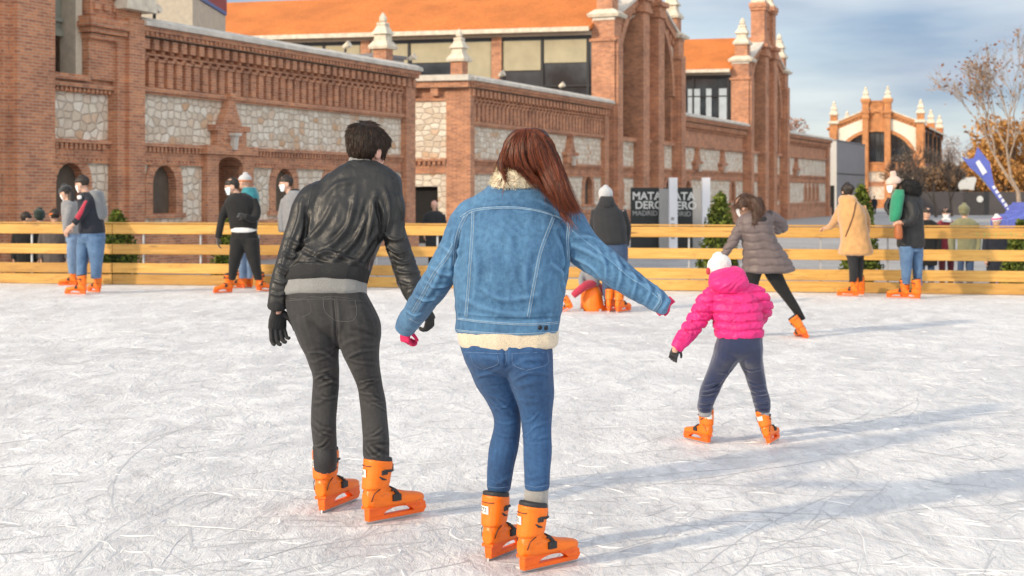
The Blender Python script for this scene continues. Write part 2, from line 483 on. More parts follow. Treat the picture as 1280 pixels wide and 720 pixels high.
def frieze(par, x0, x1, rich=True):
    zt = 5.61
    m = MB()
    m.box(x0, x1, -.02, .6, 4.31, 5.25)                    # backing
    n = max(1, round((x1-x0)/.4)); st = (x1-x0)/n
    for i in range(n):
        a = x0+st*i
        if rich:
            m.box(a+.08, a+.32, -.13, -.02, 4.33, 5.0)
            m.box(a+.05, a+.35, -.17, -.02, 5.0, 5.07)
            arc = lambda q, c=a+.4*st/.4, r=st/2-.13: 5.02+math.sqrt(max(0, r*r-(q-c)**2))
            m.strip([a+st-st/2+.13+(st-.26)*j/6 for j in range(7)], arc, lambda q: 5.17, -.14, -.02) if i < n-1 else None
        m.box(a+.09, a+.31, -.30, -.02, 5.29, 5.56)         # corbels under the cornice
        m.box(a+.13, a+.27, -.2, -.02, 5.21, 5.29)
    m.box(x0, x1, -.15, -.021, 5.15, 5.21)
    m.box(x0, x1, -.16, .55, 4.19, 4.31)
    m.box(x0, x1, -.10, .55, 4.12, 4.19)
    m.build('frieze', BRICK, par)
    c = MB()
    c.box(x0-.02, x1+.02, -.02, .6, 5.25, 5.62)
    c.box(x0-.04, x1+.04, -.36, .62, 5.62, 5.74); c.box(x0-.05, x1+.05, -.42, .63, 5.74, 5.87)
    k = int((x1-x0)/.2)
    for i in range(k):
        a = x0+i*.2; c.box(a+.03, a+.13, -.40, -.36, 5.63, 5.735)
    c.build('cornice', BRICK, par)
    p = MB(); p.prism([(-.5, 5.87), (.75, 5.87), (.75, 6.0), (.5, 6.12), (-.2, 6.12), (-.5, 5.99)], x0-.08, x1+.08)
    p.v = [(y, x, z) for x, y, z in p.v]
    p.build('coping', COPE, par)

def band(par, x0, x1):
    m = MB()
    m.box(x0, x1, -.13, .5, 2.74, 2.83); m.box(x0, x1, -.03, .5, 2.3, 2.74)
    k = int((x1-x0)/.17)
    for i in range(k):
        a = x0+i*.17; m.box(a+.02, a+.11, -.10, -.03, 2.6, 2.74)
    m.box(x0, x1, -.08, .5, 2.25, 2.31)
    for i in range(k):
        a = x0+i*.17; m.box(a+.02, a+.11, -.07, -.03, 2.31, 2.37)
    m.build('string_course', BRICK, par)

def pilaster(par, x0, x1, z1=5.62, d=.22, name='pilaster'):
    m = MB()
    m.box(x0, x1, -d, .5, PLZ, z1)
    m.box(x0-.08, x1+.08, -d-.1, .5, PLZ, .25)
    m.build(name, BRICK, par)

def low_wall(x0, x1, label, wins=(), gabs=(), door=None, rich=True, pil=()):
    t = thing('brick_wall', label, 'wall', (OX, OY, 0), FANG)
    frieze(t, x0, x1, rich)
    edges = [x0]+[e for p in sorted(pil) for e in p]+[x1]
    # lower part, split at the door
    spans = []
    if door:
        spans = [(x0, door[0]), (door[1], x1)]
    else:
        spans = [(x0, x1)]
    stone_field(t, x0, x1, 2.83, 4.12)
    band(t, x0, x1) if not door else (band(t, x0, door[0]), band(t, door[1], x1))
    for a, b in spans:
        ww = [q for q in wins if a < q[0] < b]
        stone_field(t, a, b, .62, 2.25, ww)
        m = MB(); m.box(a, b, -.06, .5, PLZ, .62); m.box(a, b, -.12, .5, .62-.1, .70)
        m.build('plinth', BRICK, t)
    for q in wins: arch_window(t, q[0], q[1], q[2], q[3])
    for p in pil: pilaster(t, *p)
    for gx in gabs: gablet(t, gx)
    if door:
        d0, d1 = door
        m = MB()
        m.box(d0-.55, d0, -.2, .9, PLZ, 2.6); m.box(d1, d1+.55, -.2, .9, PLZ, 2.6)
        cx = (d0+d1)/2; r = (d1-d0)/2
        m.strip([d0+(d1-d0)*i/12 for i in range(13)], lambda q: 2.3+.4*math.sqrt(max(0, r*r-(q-cx)**2)), lambda q: 2.83, -.18, .9)
        m.box(d0-.65, d1+.65, -.28, .5, 2.6, 2.85)
        o = m.build('doorway', BRICK, t)
        p = MB(); p.box(d0, d1, .75, .8, PLZ, 2.6); p.build('door', DARKIN, o)
        gablet(t, cx, 2.86, 1.15)
    return t

def pinnacle(par, x, y, z, h=1.9, base=None, nm='pinnacle', mat=None, brick=None):
    """stepped stone finial on a short brick pier"""
    s = h/1.9
    m = MB()
    if base:
        b = MB(); b.box(x-.36*s, x+.36*s, y-.36*s, y+.36*s, base, z); b.build('pier', brick or BRICK, par)
    m.frus(x, y, .52*s, .52*s, z, .56*s, .56*s, z+.13*s)
    m.frus(x, y, .56*s, .56*s, z+.13*s, .36*s, .36*s, z+.42*s)
    m.frus(x, y, .34*s, .34*s, z+.42*s, .31*s, .31*s, z+.75*s)
    m.frus(x, y, .44*s, .44*s, z+.75*s, .38*s, .38*s, z+.88*s)
    m.frus(x, y, .36*s, .36*s, z+.88*s, .2*s, .2*s, z+1.22*s)
    m.frus(x, y, .25*s, .25*s, z+1.22*s, .22*s, .22*s, z+1.33*s)
    m.lathe([(.12*s, 0), (.2*s, .1*s), (.2*s, .25*s), (.1*s, .42*s), (.02*s, .52*s)], x, y, 8, z+1.33*s)
    return m.build(nm, mat or FINIAL, par)

def gable(par, x0, Wd, brick=BRICK, stone=STONE, far=False, tower=14.6):
    """nave front: corner piers, rake, great arch crossed by two piers, raised middle"""
    cx = x0+Wd/2; x1 = x0+Wd
    rake = lambda q: 12.4-abs(q-cx)*.40
    Rr = Wd/2-1.3; zc = 5.6 if far else 6.9
    ph = .36 if far else .5; po = 1.36 if far else 1.28; gz = 5.3 if far else 4.3
    kz = .80 if far else 1.03
    arc = lambda q: zc+kz*math.sqrt(max(0, Rr*Rr-(q-cx)**2))
    m = MB()
    N = 28
    a0 = cx-Rr; a1 = cx+Rr
    m.box(x0, a0, -.05, .55, 4.3, 9.9); m.box(a1, x1, -.05, .55, 4.3, 9.9)
    m.strip([x0, a0], lambda q: 9.9, rake, -.05, .55); m.strip([a1, x1], lambda q: 9.9, rake, -.05, .55)
    m.strip([a0+(a1-a0)*i/N for i in range(N+1)], arc, rake, -.05, .55)
    # arch mould
    for i in range(18):
        t0 = math.pi*i/18; t1 = math.pi*(i+1)/18
        P = lambda rr, t: (cx+rr*math.cos(t), zc+kz*rr*math.sin(t))
        m.prism([P(Rr-.02, t0), P(Rr+.38, t0), P(Rr+.38, t1), P(Rr-.02, t1)], -.2, .3)
    m.build('gable', brick, par)
    # pale spandrel stone
    arc2 = lambda q: zc+kz*math.sqrt(max(0, (Rr+.4)**2-(q-cx)**2))
    for a, b in ((x0+1.0, cx-1.5), (cx+1.5, x1-1.0)):
        xs = [a+(b-a)*i/10 for i in range(11)]
        sp = MB(); sp.strip(xs, lambda q: min(arc2(q)+.05, rake(q)-.95), lambda q: rake(q)-.9, -.09, -.04)
        sp.build('spandrel', stone, par)
    for sgn in (-1, 1):
        e = x0 if sgn < 0 else x1
        a, b = sorted((e, cx+sgn*1.4)); rk = MB()
        rk.strip([a, b], lambda q: rake(q)-.42, rake, -.3, .6)
        for k in range(9):
            q = a+(b-a)*(k+.5)/9; rk.box(q-.12, q+.12, -.2, -.04, rake(q)-.75, rake(q)-.4)
        rk.build('rake_mould', brick, par)
    cp = MB()
    for sgn in (-1, 1):
        e = x0-.1 if sgn < 0 else x1+.1
        a, b = sorted((e, cx+sgn*1.4))
        cp.strip([a, b], rake, lambda q: rake(q)+.16, -.42, .75)
    cp.build('rake_coping', COPE if brick is BRICK else FINIAL, par)
    # recess back: glazing between the piers
    gl = MB(); gl.box(a0, a1, .6, .66, gz, zc+Rr*kz+.1); gl.build('arch_glazing', GLASS, par)
    mu = MB()
    q = a0+.5
    while q < a1:
        mu.box(q-.04, q+.04, .5, .6, gz, arc(q)); q += .62
    for z in (6.0, 7.6, 9.0): mu.box(a0, a1, .52, .59, z, z+.08)
    mu.build('glazing_bars', BLACKM, par)
    # two giant piers, niche between
    for sgn in (-1, 1):
        p = MB(); c = cx+sgn*po
        p.box(c-ph, c+ph, -.55, .55, PLZ, 10.9)
        p.box(c-ph-.12, c+ph+.12, -.68, .5, 10.9, 11.15); p.box(c-ph-.06, c+ph+.06, -.62, .5, 11.15, 11.5); p.box(c-ph-.2, c+ph+.2, -.76, .5, 11.5, 11.75)
        p.box(c-.42, c+.42, -.45, .5, 11.75, tower)
        p.box(c-.52, c+.52, -.55, .55, tower-.5, tower-.3); p.box(c-.6, c+.6, -.6, .6, tower-.3, tower)
        p.build('pier', brick, par)
        pinnacle(par, c, 0, tower, 1.7)
    m = MB(); m.box(cx-.78, cx+.78, .0, .6, 10.2 if far else PLZ, 10.4)
    if far:
        lo_ = MB(); lo_.box(a0, a1, .0, .55, 4.3, gz); lo_.box(a0-.2, a1+.2, -.12, .55, gz-.2, gz-.01); lo_.build('arch_sill', brick, par)
    m.strip([cx-.78+1.56*i/10 for i in range(11)], lambda q: 10.9+math.sqrt(max(0, .6-(q-cx)**2)), lambda q: 12.2, -.3, .5)
    m.box(cx-.86, cx+.86, -.2, .5, 12.2, tower-.4)
    for k in range(4): m.box(cx-.6+.35*k, cx-.45+.35*k, -.27, -.2, tower-1.7, tower-.7)
    m.box(cx-.86, cx+.86, -.34, .5, tower-.4, tower-.2)
    m.build('centre_panel', brick, par)
    # corner piers with finials
    for c in (x0+.45, x1-.45):
        p = MB(); p.box(c-.5, c+.5, -.4, .8, PLZ, 10.2); p.box(c-.38, c+.38, -.55, -.4, PLZ, 9.2)
        p.box(c-.58, c+.58, -.5, .9, 9.0, 9.15)
        p.build('corner_pier', brick, par)
        s2 = MB(); s2.frus(c, .15, .66, .78, 10.2, .72, .84, 10.35); s2.frus(c, .15, .72, .84, 10.35, .45, .5, 10.6); s2.build('pier_cap', FINIAL, par)
        b = MB(); b.box(c-.42, c+.42, -.27, .57, 10.6, 11.35); b.build('pier_block', brick, par)
        pinnacle(par, c, .15, 11.35, 1.9)
    # lower storey under the arch
    stone_field(par, x0, x1, 2.83, 4.12); band(par, x0, x1)
    wn = [(x0+1.75, .8, 1.0, 1.75), (x1-1.75, .8, 1.0, 1.75)]
    stone_field(par, x0, x1, .62, 2.25, wn)
    for q in wn: arch_window(par, *q)
    m = MB(); m.box(x0, x1, -.06, .5, PLZ, .62); m.box(x0, x1, -.2, .5, 4.12, 4.34); m.build('plinth', brick, par)
    return par

def nave_body(par, x0, Wd, length, brick=BRICK, bays=(), glz=(5.2, 9.35), k=-.175, piers=True):
    """roof and glazed flank behind a gable"""
    x1 = x0+Wd; cx = (x0+x1)/2
    ez, rz = 9.55, 12.2
    m = MB()
    e0 = x0-.5; e1 = x1+.5
    P = lambda q, z, y: (q, y, z)
    for (a, za, b, zb) in ((e0, ez, cx, rz), (e1, ez, cx, rz)):
        vs = [(a, .7, za), (b, .7, zb), (b, length, zb), (a, length, za), (a, .7, za+.2), (b, .7, zb+.2), (b, length, zb+.2), (a, length, za+.2)]
        m.add(vs, [(0,1,2,3), (4,7,6,5), (0,3,7,4), (1,5,6,2), (0,4,5,1), (3,2,6,7)])
    m.shear(k, .7).build('roof', ROOF, par)
    gt = MB(); gt.box(e0-.12, e0-.005, .75, length, ez-.06, ez+.16); gt.box(e1+.005, e1+.12, .75, length, ez-.06, ez+.16)
    gt.shear(k, .7).build('gutter', FINIAL, par)
    wl = MB()
    for a, b in ((x0, x0+.3), (x1-.3, x1)):
        wl.box(a, b, .8, length, PLZ, glz[0])
        wl.box(a, b, .8, length, glz[1], ez)
    wl.shear(k, .7).build('flank_wall', CREAM, par)
    for a, b in ((x0+.1, x0+.14), (x1-.14, x1-.1)):
        g_ = MB(); g_.box(a, b, .8, length, glz[0], glz[1]); g_.shear(k, .7).build('flank_glazing', GLASS, par)
    fr_ = MB(); y = 1.0; i = 0
    while y < length:
        for a in (x0, x1-.3):
            if i % 3 == 2:
                bp = MB(); bp.box(a-.06, a+.36, y-.25, y+.25, glz[0], glz[1]); bp.shear(k, .7).build('flank_pier', brick, par)
                fr_.box(a+.02, a+.28, y-.36, y-.25, glz[0], glz[1]); fr_.box(a+.02, a+.28, y+.25, y+.36, glz[0], glz[1])
            else:
                fr_.box(a, a+.3, y-.06, y+.06, glz[0], glz[1])
        y += 2.3; i += 1
    for a in (x0, x1-.3):
        fr_.box(a+.01, a+.29, .8, length, glz[1]-.16, glz[1]-.002); fr_.box(a+.01, a+.29, .8, length, glz[0]+1.6, glz[0]+1.68)
    fr_.shear(k, .7).build('window_frame', BLACKM, par)
    bl = MB()
    y = 1.0; i = 0
    while y < length-2.3:
        zb = glz[1]-[1.35, 1.7, 2.4, 1.2, 2.1][i % 5]
        if bays is not None:
            bl.box(x0+.02, x0+.06, y+.08, y+2.2, zb, glz[1]-.2)
        y += 2.3; i += 1
    if bays is None:
        y = 1.1; i = 0
        cu_ = MB()
        while y < length-1:
            cu_.box(x0+.02, x0+.06, y, y+[.5, .35, .8, .3][i % 4], glz[0], glz[1]-.9); y += [1.0, .75, 1.4, .9][i % 4]; i += 1
        cu_.shear(k, .7).build('curtain', simple('pale_curtain', (.42, .47, .52), .8, .1, 2), par)
    if bl.v: bl.shear(k, .7).build('blind', BLIND, par)
    bk = MB(); bk.box(x0+.3, x1-.3, length-.3, length, PLZ, ez); bk.strip([x0, cx, x1], lambda q: ez, lambda q: rz-abs(q-cx)*.43, length-.3, length)
    bk.shear(k, .7).build('rear_wall', brick, par)

loc = (OX, OY, 0)
# wall next to the first nave, with doorway and arched windows
w1 = low_wall(.05, 15.5, 'shaded brick and rubble stone wall behind the black leather jacket, with a gabled doorway and arched windows', door=(3.55, 4.75),
              wins=[(1.3, 1.0, .95, 1.75), (7.2, 1.0, .95, 1.75), (10.2, 1.0, .95, 1.75), (13.0, 1.0, .95, 1.75)], pil=[(14.8, 15.5)])
pinnacle(w1, 14.4, .5, 6.6, 1.35, 5.9)
# wall after the lane
w2 = low_wall(20.1, 36.0, 'brick wall with sunlit stone end and a dark door, behind the woman in denim', wins=[(28.6, 1.0, .95, 1.75), (33.6, 1.0, .95, 1.75), (24.3, 1.0, .95, 1.75)], gabs=[31.0], pil=[(20.1, 20.5), (35.4, 36.0)])
pinnacle(w2, 20.8, .6, 6.7, 1.35, 5.9)
# its sunlit end facing the camera
def end_wall(par, x, y1):
    k = -.175
    m = MB(); m.box(x-.04, x+.4, -.2, .75, PLZ, 5.62); m.box(x, x+.5, .75, 3.9, 2.3, 2.83); m.box(x, x+.5, 75e-2, y1, 5.2, 5.62); m.box(x-.3, x+.5, -.25, y1, 5.62, 5.87)
    for i in range(int(y1/.9)): m.box(x-.22, x, 1.0+.9*i, 1.3+.9*i, 5.3, 5.61)
    m.box(x-.06, x+.5, 75e-2, y1, 5.1, 5.2); m.box(x-.1, x+.5, 75e-2, y1, 2.74, 2.84); m.box(x-.05, x+.5, 75e-2, y1, 2.25, 2.34)
    m.box(x, x+.5, 3.9, y1, 2.3, 2.83)
    for i in range(int(y1/.2)): m.box(x-.08, x, 77e-2+.2*i, .88+.2*i, 2.6, 2.74)
    m.shear(k).build('end_wall', BRICK, par)
    s_ = MB(); s_.box(x, x+.5, 75e-2, y1, 2.84, 5.1); s_.box(x, x+.5, 75e-2, 1.1, PLZ, 2.25); s_.box(x, x+.5, 4.6, y1, PLZ, 2.25); s_.box(x, x+.5, 1.1, 4.6, 1.75, 2.25)
    s_.shear(k).build('stone_panel', STONE, par)
    d = MB(); d.box(x+.3, x+.35, 1.1, 4.6, PLZ, 1.75); d.shear(k).build('door', DARKIN, par)
    c = MB(); c.box(x-.42, x+.6, -.3, y1, 5.87, 6.1); c.shear(k).build('end_coping', COPE, par)
end_wall(w2, 20.1, 9.0)
# first nave: only its right part stands in the frame
n0 = thing('brick_nave', 'tall brick nave at the left edge with a dark open window over a stone panel', 'building', loc, FANG)
def near_nave(par):
    x0, x1 = -16.0, 0.0
    m = MB()
    m.box(-4.75, -3.5, -.55, .6, PLZ, 10.5); m.box(-4.95, -4.75, -.3, .6, PLZ, 10.5)
    m.build('giant_pier', BRICK, par)
    m = MB(); m.box(-.95, 0, -.3, .7, PLZ, 6.2); m.box(-.62, -.0, -.42, -.3, PLZ, 6.0); m.build('corner_pier', BRICK, par)
    c = MB(); c.frus(-.35, 0, .62, .62, 6.2, .55, .6, 6.6); c.frus(-.35, 0, .55, .6, 6.6, .32, .4, 7.3); c.build('kneeler_stone', FINIAL, par)
    m = MB(); m.box(-1.9, -.95, -.2, .7, 4.35, 5.35)
    for z, e in ((5.35, .06), (5.5, .14), (5.64, .22), (5.78, .16)): m.box(-1.9-e, -.8+e, -.25-e, .7, z, z+.13)
    m.box(-1.85, -.75, -.2, .7, 5.91, 11.0)
    for k in range(14):
        for j in range(3): m.box(-1.75+.36*j, -1.55+.36*j, -.27, -.2, 6.1+.32*k, 6.26+.32*k)
    m.build('window_pier', BRICK, par)
    m = MB(); m.box(-3.5, -.95, -.1, .5, 4.0, 4.36)
    m.box(-3.5, -.95, -.2, .5, 4.12, 4.22); m.box(-3.5, -1.9, -.26, .5, 4.28, 4.42)
    k = 0; q = -3.5
    while q < -1.0: m.box(q, q+.08, -.16, -.1, 4.0, 4.1); q += .16
    m.build('sill_course', BRICK, par)
    fr_ = MB(); fr_.box(-2.15, -1.92, .0, .5, 4.42, 11); fr_.build('window_frame', CREAM, par)
    sh = MB(); sh.box(-3.5, -2.15, .45, .5, 5.55, 11); sh.box(-3.5, -2.15, .38, .5, 5.4, 5.56); sh.box(-3.5, -2.15, .36, .5, 5.75, 5.85); sh.box(-2.86, -2.82, .42, .46, 5.6, 11)
    sh.build('shutter', simple('shutter_grey', (.24, .24, .2), .7), par)
    dk = MB(); dk.box(-3.5, -2.15, .62, .66, 4.3, 5.5); dk.build('open_window', DARKIN, par)
    stone_field(par, -3.5, -.95, 2.83, 4.0); band(par, -3.5, -.95)
    wn = [(-2.4, 1.0, .95, 1.75)]
    stone_field(par, -3.5, -.95, .62, 2.25, wn)
    for q in wn: arch_window(par, *q)
    m = MB(); m.box(-3.5, -.95, -.06, .5, PLZ, .62); m.build('plinth', BRICK, par)
    # left of the giant pier
    stone_field(par, -14, -4.95, 2.83, 4.0); band(par, -14, -4.95); stone_field(par, -14, -4.95, .62, 2.25)
    m = MB(); m.box(-14, -4.95, -.06, .5, PLZ, .62); m.box(-14, -4.95, -.1, .5, 4.0, 9.5)
    m.strip([-14, -7, -1.2], lambda q: 9.5 if q < -4.9 else 9.5, lambda q: 11.6-abs(q+7)*.3, .1, .5)
    m.build('gable', BRICK, par)
    m = MB()
    for a, za, b, zb in ((-14.3, 9.3, -7, 11.8), (.2, 9.0, -7, 11.8)):
        m.add([(a, .6, za), (b, .6, zb), (b, 26, zb), (a, 26, za), (a, .6, za+.2), (b, .6, zb+.2), (b, 26, zb+.2), (a, 26, za+.2)], [(0,1,2,3), (4,7,6,5), (0,3,7,4), (1,5,6,2), (0,4,5,1), (3,2,6,7)])
    m.build('roof', ROOF, par)
    m = MB(); m.box(-.3, -.02, .7, 26, PLZ, 9.0); m.box(-14, -13.7, .5, 26, PLZ, 9.2); m.build('flank_wall', CREAM, par)
near_nave(n0)
n1 = thing('brick_nave', 'tall gabled brick nave above the poster boards, with orange tiled roof and glazed flank', 'building', loc, FANG)
gable(n1, 36.3, 11.6); nave_body(n1, 36.3, 11.6, 48)
w3 = low_wall(47.95, 62.6, 'brick and stone wall between the two gabled naves, with two pointed gablets', wins=[(50, .9, .95, 1.75), (60, .9, .95, 1.75)], gabs=[51.6, 57.2], rich=False)
n2 = thing('brick_nave', 'farther gabled brick nave with pale finials and a raised middle against the sky', 'building', loc, FANG)
gable(n2, 62.7, 11.5); nave_body(n2, 62.7, 11.5, 40, bays=None, glz=(6.3, 9.35))
w4 = low_wall(74.25, 90.8, 'last brick and stone wall of the street beside the grey clad block', gabs=[78.2], wins=[(82, .5, .9, 1.7), (83.5, .5, .9, 1.7), (85, .5, .9, 1.7), (86.5, .5, .9, 1.7)], rich=False, pil=[(89.9, 90.8)])

# beige flat roofed block behind the first wall
bb = thing('beige_block', 'small beige block with blue and red trim showing over the wall top left', 'building', W(215, 330, 52))
m = MB(); m.box(-2.2, .75, 0, 6, -.6, 8.7); m.build('wall', CREAM, bb, (0, 0, -bb.location.z))
m = MB(); m.box(-2.3, .8, -.08, 6, 8.72, 8.86); m.build('blue_trim', simple('blue_trim', (.1, .16, .36), .6), bb, (0, 0, -bb.location.z))
m = MB(); m.box(-2.3, .8, -.06, 6, 8.86, 9.6); m.build('red_trim', simple('red_trim', (.3, .05, .05), .6), bb, (0, 0, -bb.location.z))
# vent hut in the yard
vh = thing('vent_hut', 'grey roof hut with a dark door showing over the sunlit stone wall end', 'hut', fp(27, 8.0, PLZ), FANG+R(-15))
m = MB(); m.box(-1.0, 1.0, -1, 1.2, 0, 8.1); m.build('wall', simple('hut_grey', (.35, .34, .33), .7), vh)
m = MB(); m.box(-1.1, 1.1, -1.1, 1.3, 8.1, 8.25); m.build('roof', GREYBOX, vh)
m = MB(); m.box(-1.04, -1.0, -.7, .1, 5.8, 7.8); m.build('door', DARKIN, vh)
m = MB(); m.box(-1.05, -1.0, .12, .75, 5.8, 7.8); m.build('panel', simple('orange_panel', (.5, .22, .06), .7), vh)
# small flood lamps on the copings
for (s_, nm) in ((.6, 'white flood lamp on the coping nearest the tall nave at the left'), (10.5, 'white flood lamp midway along the first coping'), (15.1, 'white flood lamp at the end of the first coping by the finial'), (22.9, 'white flood lamp on the coping just past the sunlit corner'), (29.5, 'white flood lamp on the coping above the woman')):
    t = thing('flood_lamp', nm, 'lamp', fp(s_, -.25, 6.12), FANG, 'flood lamps on the wall coping')
    m = MB(); m.box(-.03, .03, -.03, .03, 0, .14); m.build('bracket', BLACKM, t)
    m = MB(); m.tube([(0, .06, .16), (0, -.06, .22), (0, -.16, .27)], [.07, .1, .13], 10); m.build('lamp_head', FINIAL, t)

# grey clad block
gb = thing('grey_block', 'plain grey clad block at the end of the brick street', 'building', fp(94.7, .0, PLZ), FANG)
m = MB(); m.box(0, 14, 0.0, 8, 0, 6.5); m.build('wall', simple('shaded_render', (.25, .24, .25), .8, .06, .5), gb)  # render colour darkened to stand for the shade on the long face
m = MB(); m.box(-.05, -.002, 0, 8, 0, 6.45); m.build('sunlit_end_face', simple('sunlit_render_end', (.55, .53, .5), .8, .06, .5), gb)  # same render coloured paler, sunlight painted onto the end face
m = MB(); m.box(-.02, 14.1, -.05, 8.05, 6.5, 6.6); m.build('roof', GREYBOX, gb)
m = MB(); m.box(0, 14, -.03, -.005, 3.6, 3.68); m.build('joint', BLACKM, gb)
m = MB(); m.box(-.09, -.055, .2, 2.2, 0, 2.6); m.build('door', DARKIN, gb)
# ------------------------------------------------------------ figure tools
def cat_rom(P, k):
    P = np.asarray(P, float)
    if len(P) < 3 or k <= 1: return P
    Q = np.vstack([2*P[0]-P[1], P, 2*P[-1]-P[-2]])
    out = []
    for i in range(1, len(Q)-2):
        for j in range(k):
            t = j/k
            a, b, c, d = Q[i-1], Q[i], Q[i+1], Q[i+2]
            out.append(.5*((2*b)+(-a+c)*t+(2*a-5*b+4*c-d)*t*t+(-a+3*b-3*c+d)*t**3))
    out.append(P[-1])
    return np.array(out)

class RL(list):
    pass

def rows(Y0, spec, k=4, e=2.3):
    """(v, uLeft, uRight, dy, depth_px[, tilt]) -> horizontal rings"""
    sp = [tuple(r)+(0,)*(6-len(r)) for r in spec]
    out = []
    for v, ul, ur, dy, d, t in cat_rom(sp, k):
        Y = Y0+dy; m = Y/F
        c = W((ul+ur)/2, v, Y)
        out.append((c, Vector(((ur-ul)/2*m, 0, 0)), Vector((0, d*m, -t*d*m)), e))
    return RL(out)

def limb(Y0, spec, k=4, e=2.0):
    """(u, v, dy, halfwidth_px[, halfdepth_px]) -> rings square to the path"""
    sp = [tuple(r)+((r[3],) if len(r) < 5 else ()) for r in spec]
    P = cat_rom(sp, k)
    C = [W(u, v, Y0+dy) for u, v, dy, w_, d in P]
    out = []; n = len(C)
    for i, (u, v, dy, w_, d) in enumerate(P):
        m = (Y0+dy)/F
        t = (C[min(i+1, n-1)]-C[max(i-1, 0)]).normalized()
        a = t.cross(Vector((0, 1, 0)))
        if a.length < .25: a = Vector((1, 0, 0))-t*t.x
        a.normalize(); b = a.cross(t).normalized()
        out.append((C[i], a*(w_*m), b*(d*m), e))
    return RL(out)

def ball(c, r, sq=(1, 1, 1), n=7):
    out = []
    for i in range(n):
        t = -1+2*(i+.35)/(n-.3)
        q = math.sqrt(max(.0, 1-t*t))
        out.append((Vector(c)+Vector((0, 0, t*r*sq[2])), Vector((q*r*sq[0], 0, 0)), Vector((0, q*r*sq[1], 0)), 2.0))
    return out

def tubes_mesh(tubes, n=18):
    V = []; Fc = []
    for rg in tubes:
        b = len(V)
        for c, a, d, e in rg:
            for k in range(n):
                t = 2*math.pi*k/n; cs, sn = math.cos(t), math.sin(t)
                p = 2.0/e
                V.append(c+a*(math.copysign(abs(cs)**p, cs))+d*(math.copysign(abs(sn)**p, sn)))
        m = len(rg)
        for i in range(m-1):
            for k in range(n):
                Fc.append((b+i*n+k, b+i*n+(k+1)%n, b+(i+1)*n+(k+1)%n, b+(i+1)*n+k))
        q = len(V); V.append(rg[0][0]); V.append(rg[-1][0])
        for k in range(n):
            Fc.append((q, b+(k+1)%n, b+k)); Fc.append((q+1, b+(m-1)*n+k, b+(m-1)*n+(k+1)%n))
    me = bpy.data.meshes.new('t'); me.from_pydata(V, [], Fc); me.update()
    bm = bmesh.new(); bm.from_mesh(me); bmesh.ops.recalc_face_normals(bm, faces=bm.faces); bm.to_mesh(me); bm.free()
    return me

def fuse(tubes, voxel=.008, smooth=3, extra=None):
    """one continuous skin round all tubes"""
    me = tubes_mesh(tubes)
    o = bpy.data.objects.new('t', me); COL.objects.link(o)
    r = o.modifiers.new('r', 'REMESH'); r.mode = 'VOXEL'; r.voxel_size = voxel
    s = o.modifiers.new('s', 'SMOOTH'); s.iterations = smooth; s.factor = .5
    dg = bpy.context.evaluated_depsgraph_get(); dg.update()
    out = bpy.data.meshes.new_from_object(o.evaluated_get(dg), depsgraph=dg)
    bpy.data.objects.remove(o); bpy.data.meshes.remove(me)
    return out

EYEP = Vector((0, 0, EYE))
def bvh(me):
    return BVHTree.FromPolygons([v.co for v in me.vertices], [p.vertices for p in me.polygons])
def cast(tree, u, v):
    d = (W(u, v, 1.0)-EYEP).normalized()
    h = tree.ray_cast(EYEP, d)
    return (h[0], h[1]) if h[0] is not None else (None, None)

def get_co(me):
    n = len(me.vertices); a = np.empty(n*3); me.vertices.foreach_get('co', a); a = a.reshape(n, 3)
    b = np.empty(n*3); me.vertices.foreach_get('normal', b); return a, b.reshape(n, 3)

def wrinkle(me, folds=(), amp=.0, scale=10.0, seed=0, aniso=(1, 1, 1), amp2=0, scale2=30):
    """folds: (polyline px, height m, width m); plus smooth noise"""
    P, N = get_co(me)
    D = np.zeros(len(P))
    if folds:
        tr = bvh(me)
        for pl, h, wd in folds:
            pts = [cast(tr, u, v)[0] for u, v in cat_rom(pl, 4)]
            pts = [np.array(p) for p in pts if p is not None]
            if len(pts) < 2: continue
            best = np.full(len(P), 9.0); prm = np.zeros(len(P))
            for i in range(len(pts)-1):
                a, b = pts[i], pts[i+1]; ab = b-a
                t = np.clip(((P-a)@ab)/(ab@ab+1e-12), 0, 1)
                d = np.linalg.norm(P-(a+t[:, None]*ab), axis=1)
                m = d < best; best[m] = d[m]; prm[m] = (i+t[m])/(len(pts)-1)
            fade = np.sin(np.pi*np.clip(prm*.9+.05, 0, 1))**.6
            D += h*np.exp(-(best/wd)**2)*fade
            D -= .45*h*np.exp(-((best-1.7*wd)/wd)**2)*fade
    if amp or amp2:
        ax = aniso
        for i, p in enumerate(P):
            q = (p[0]*ax[0]+seed, p[1]*ax[1], p[2]*ax[2])
            if amp: D[i] += amp*noise.noise((q[0]*scale, q[1]*scale, q[2]*scale))
            if amp2: D[i] += amp2*(1-2*abs(noise.noise((q[0]*scale2, q[1]*scale2, q[2]*scale2+9))))
    me.vertices.foreach_set('co', (P+N*D[:, None]).ravel()); me.update()

def part(par, name, me, mats, smooth=True):
    """mesh in world space -> child of par (par has no rotation)"""
    o = link(name, me, mats, par, smooth=smooth)
    root = par
    off = Vector((0, 0, 0))
    while root is not None:
        off += root.location; root = root.parent
    me.transform(Matrix.Translation(-off))
    return o

def px_tube(par, name, tree, pl, rad, mat, off=.0, k=6, n=5, close=False):
    """a raised line (seam, strap) lying on a surface"""
    pts = []
    for u, v in cat_rom(pl, k):
        p, nn = cast(tree, u, v)
        if p is None: continue
        if nn.dot(p-EYEP) > 0: nn = -nn
        pts.append(p+nn*off)
    if len(pts) < 2: return None
    m = MB(); m.tube(pts, rad, n)
    return part(par, name, m.mesh(name), mat)

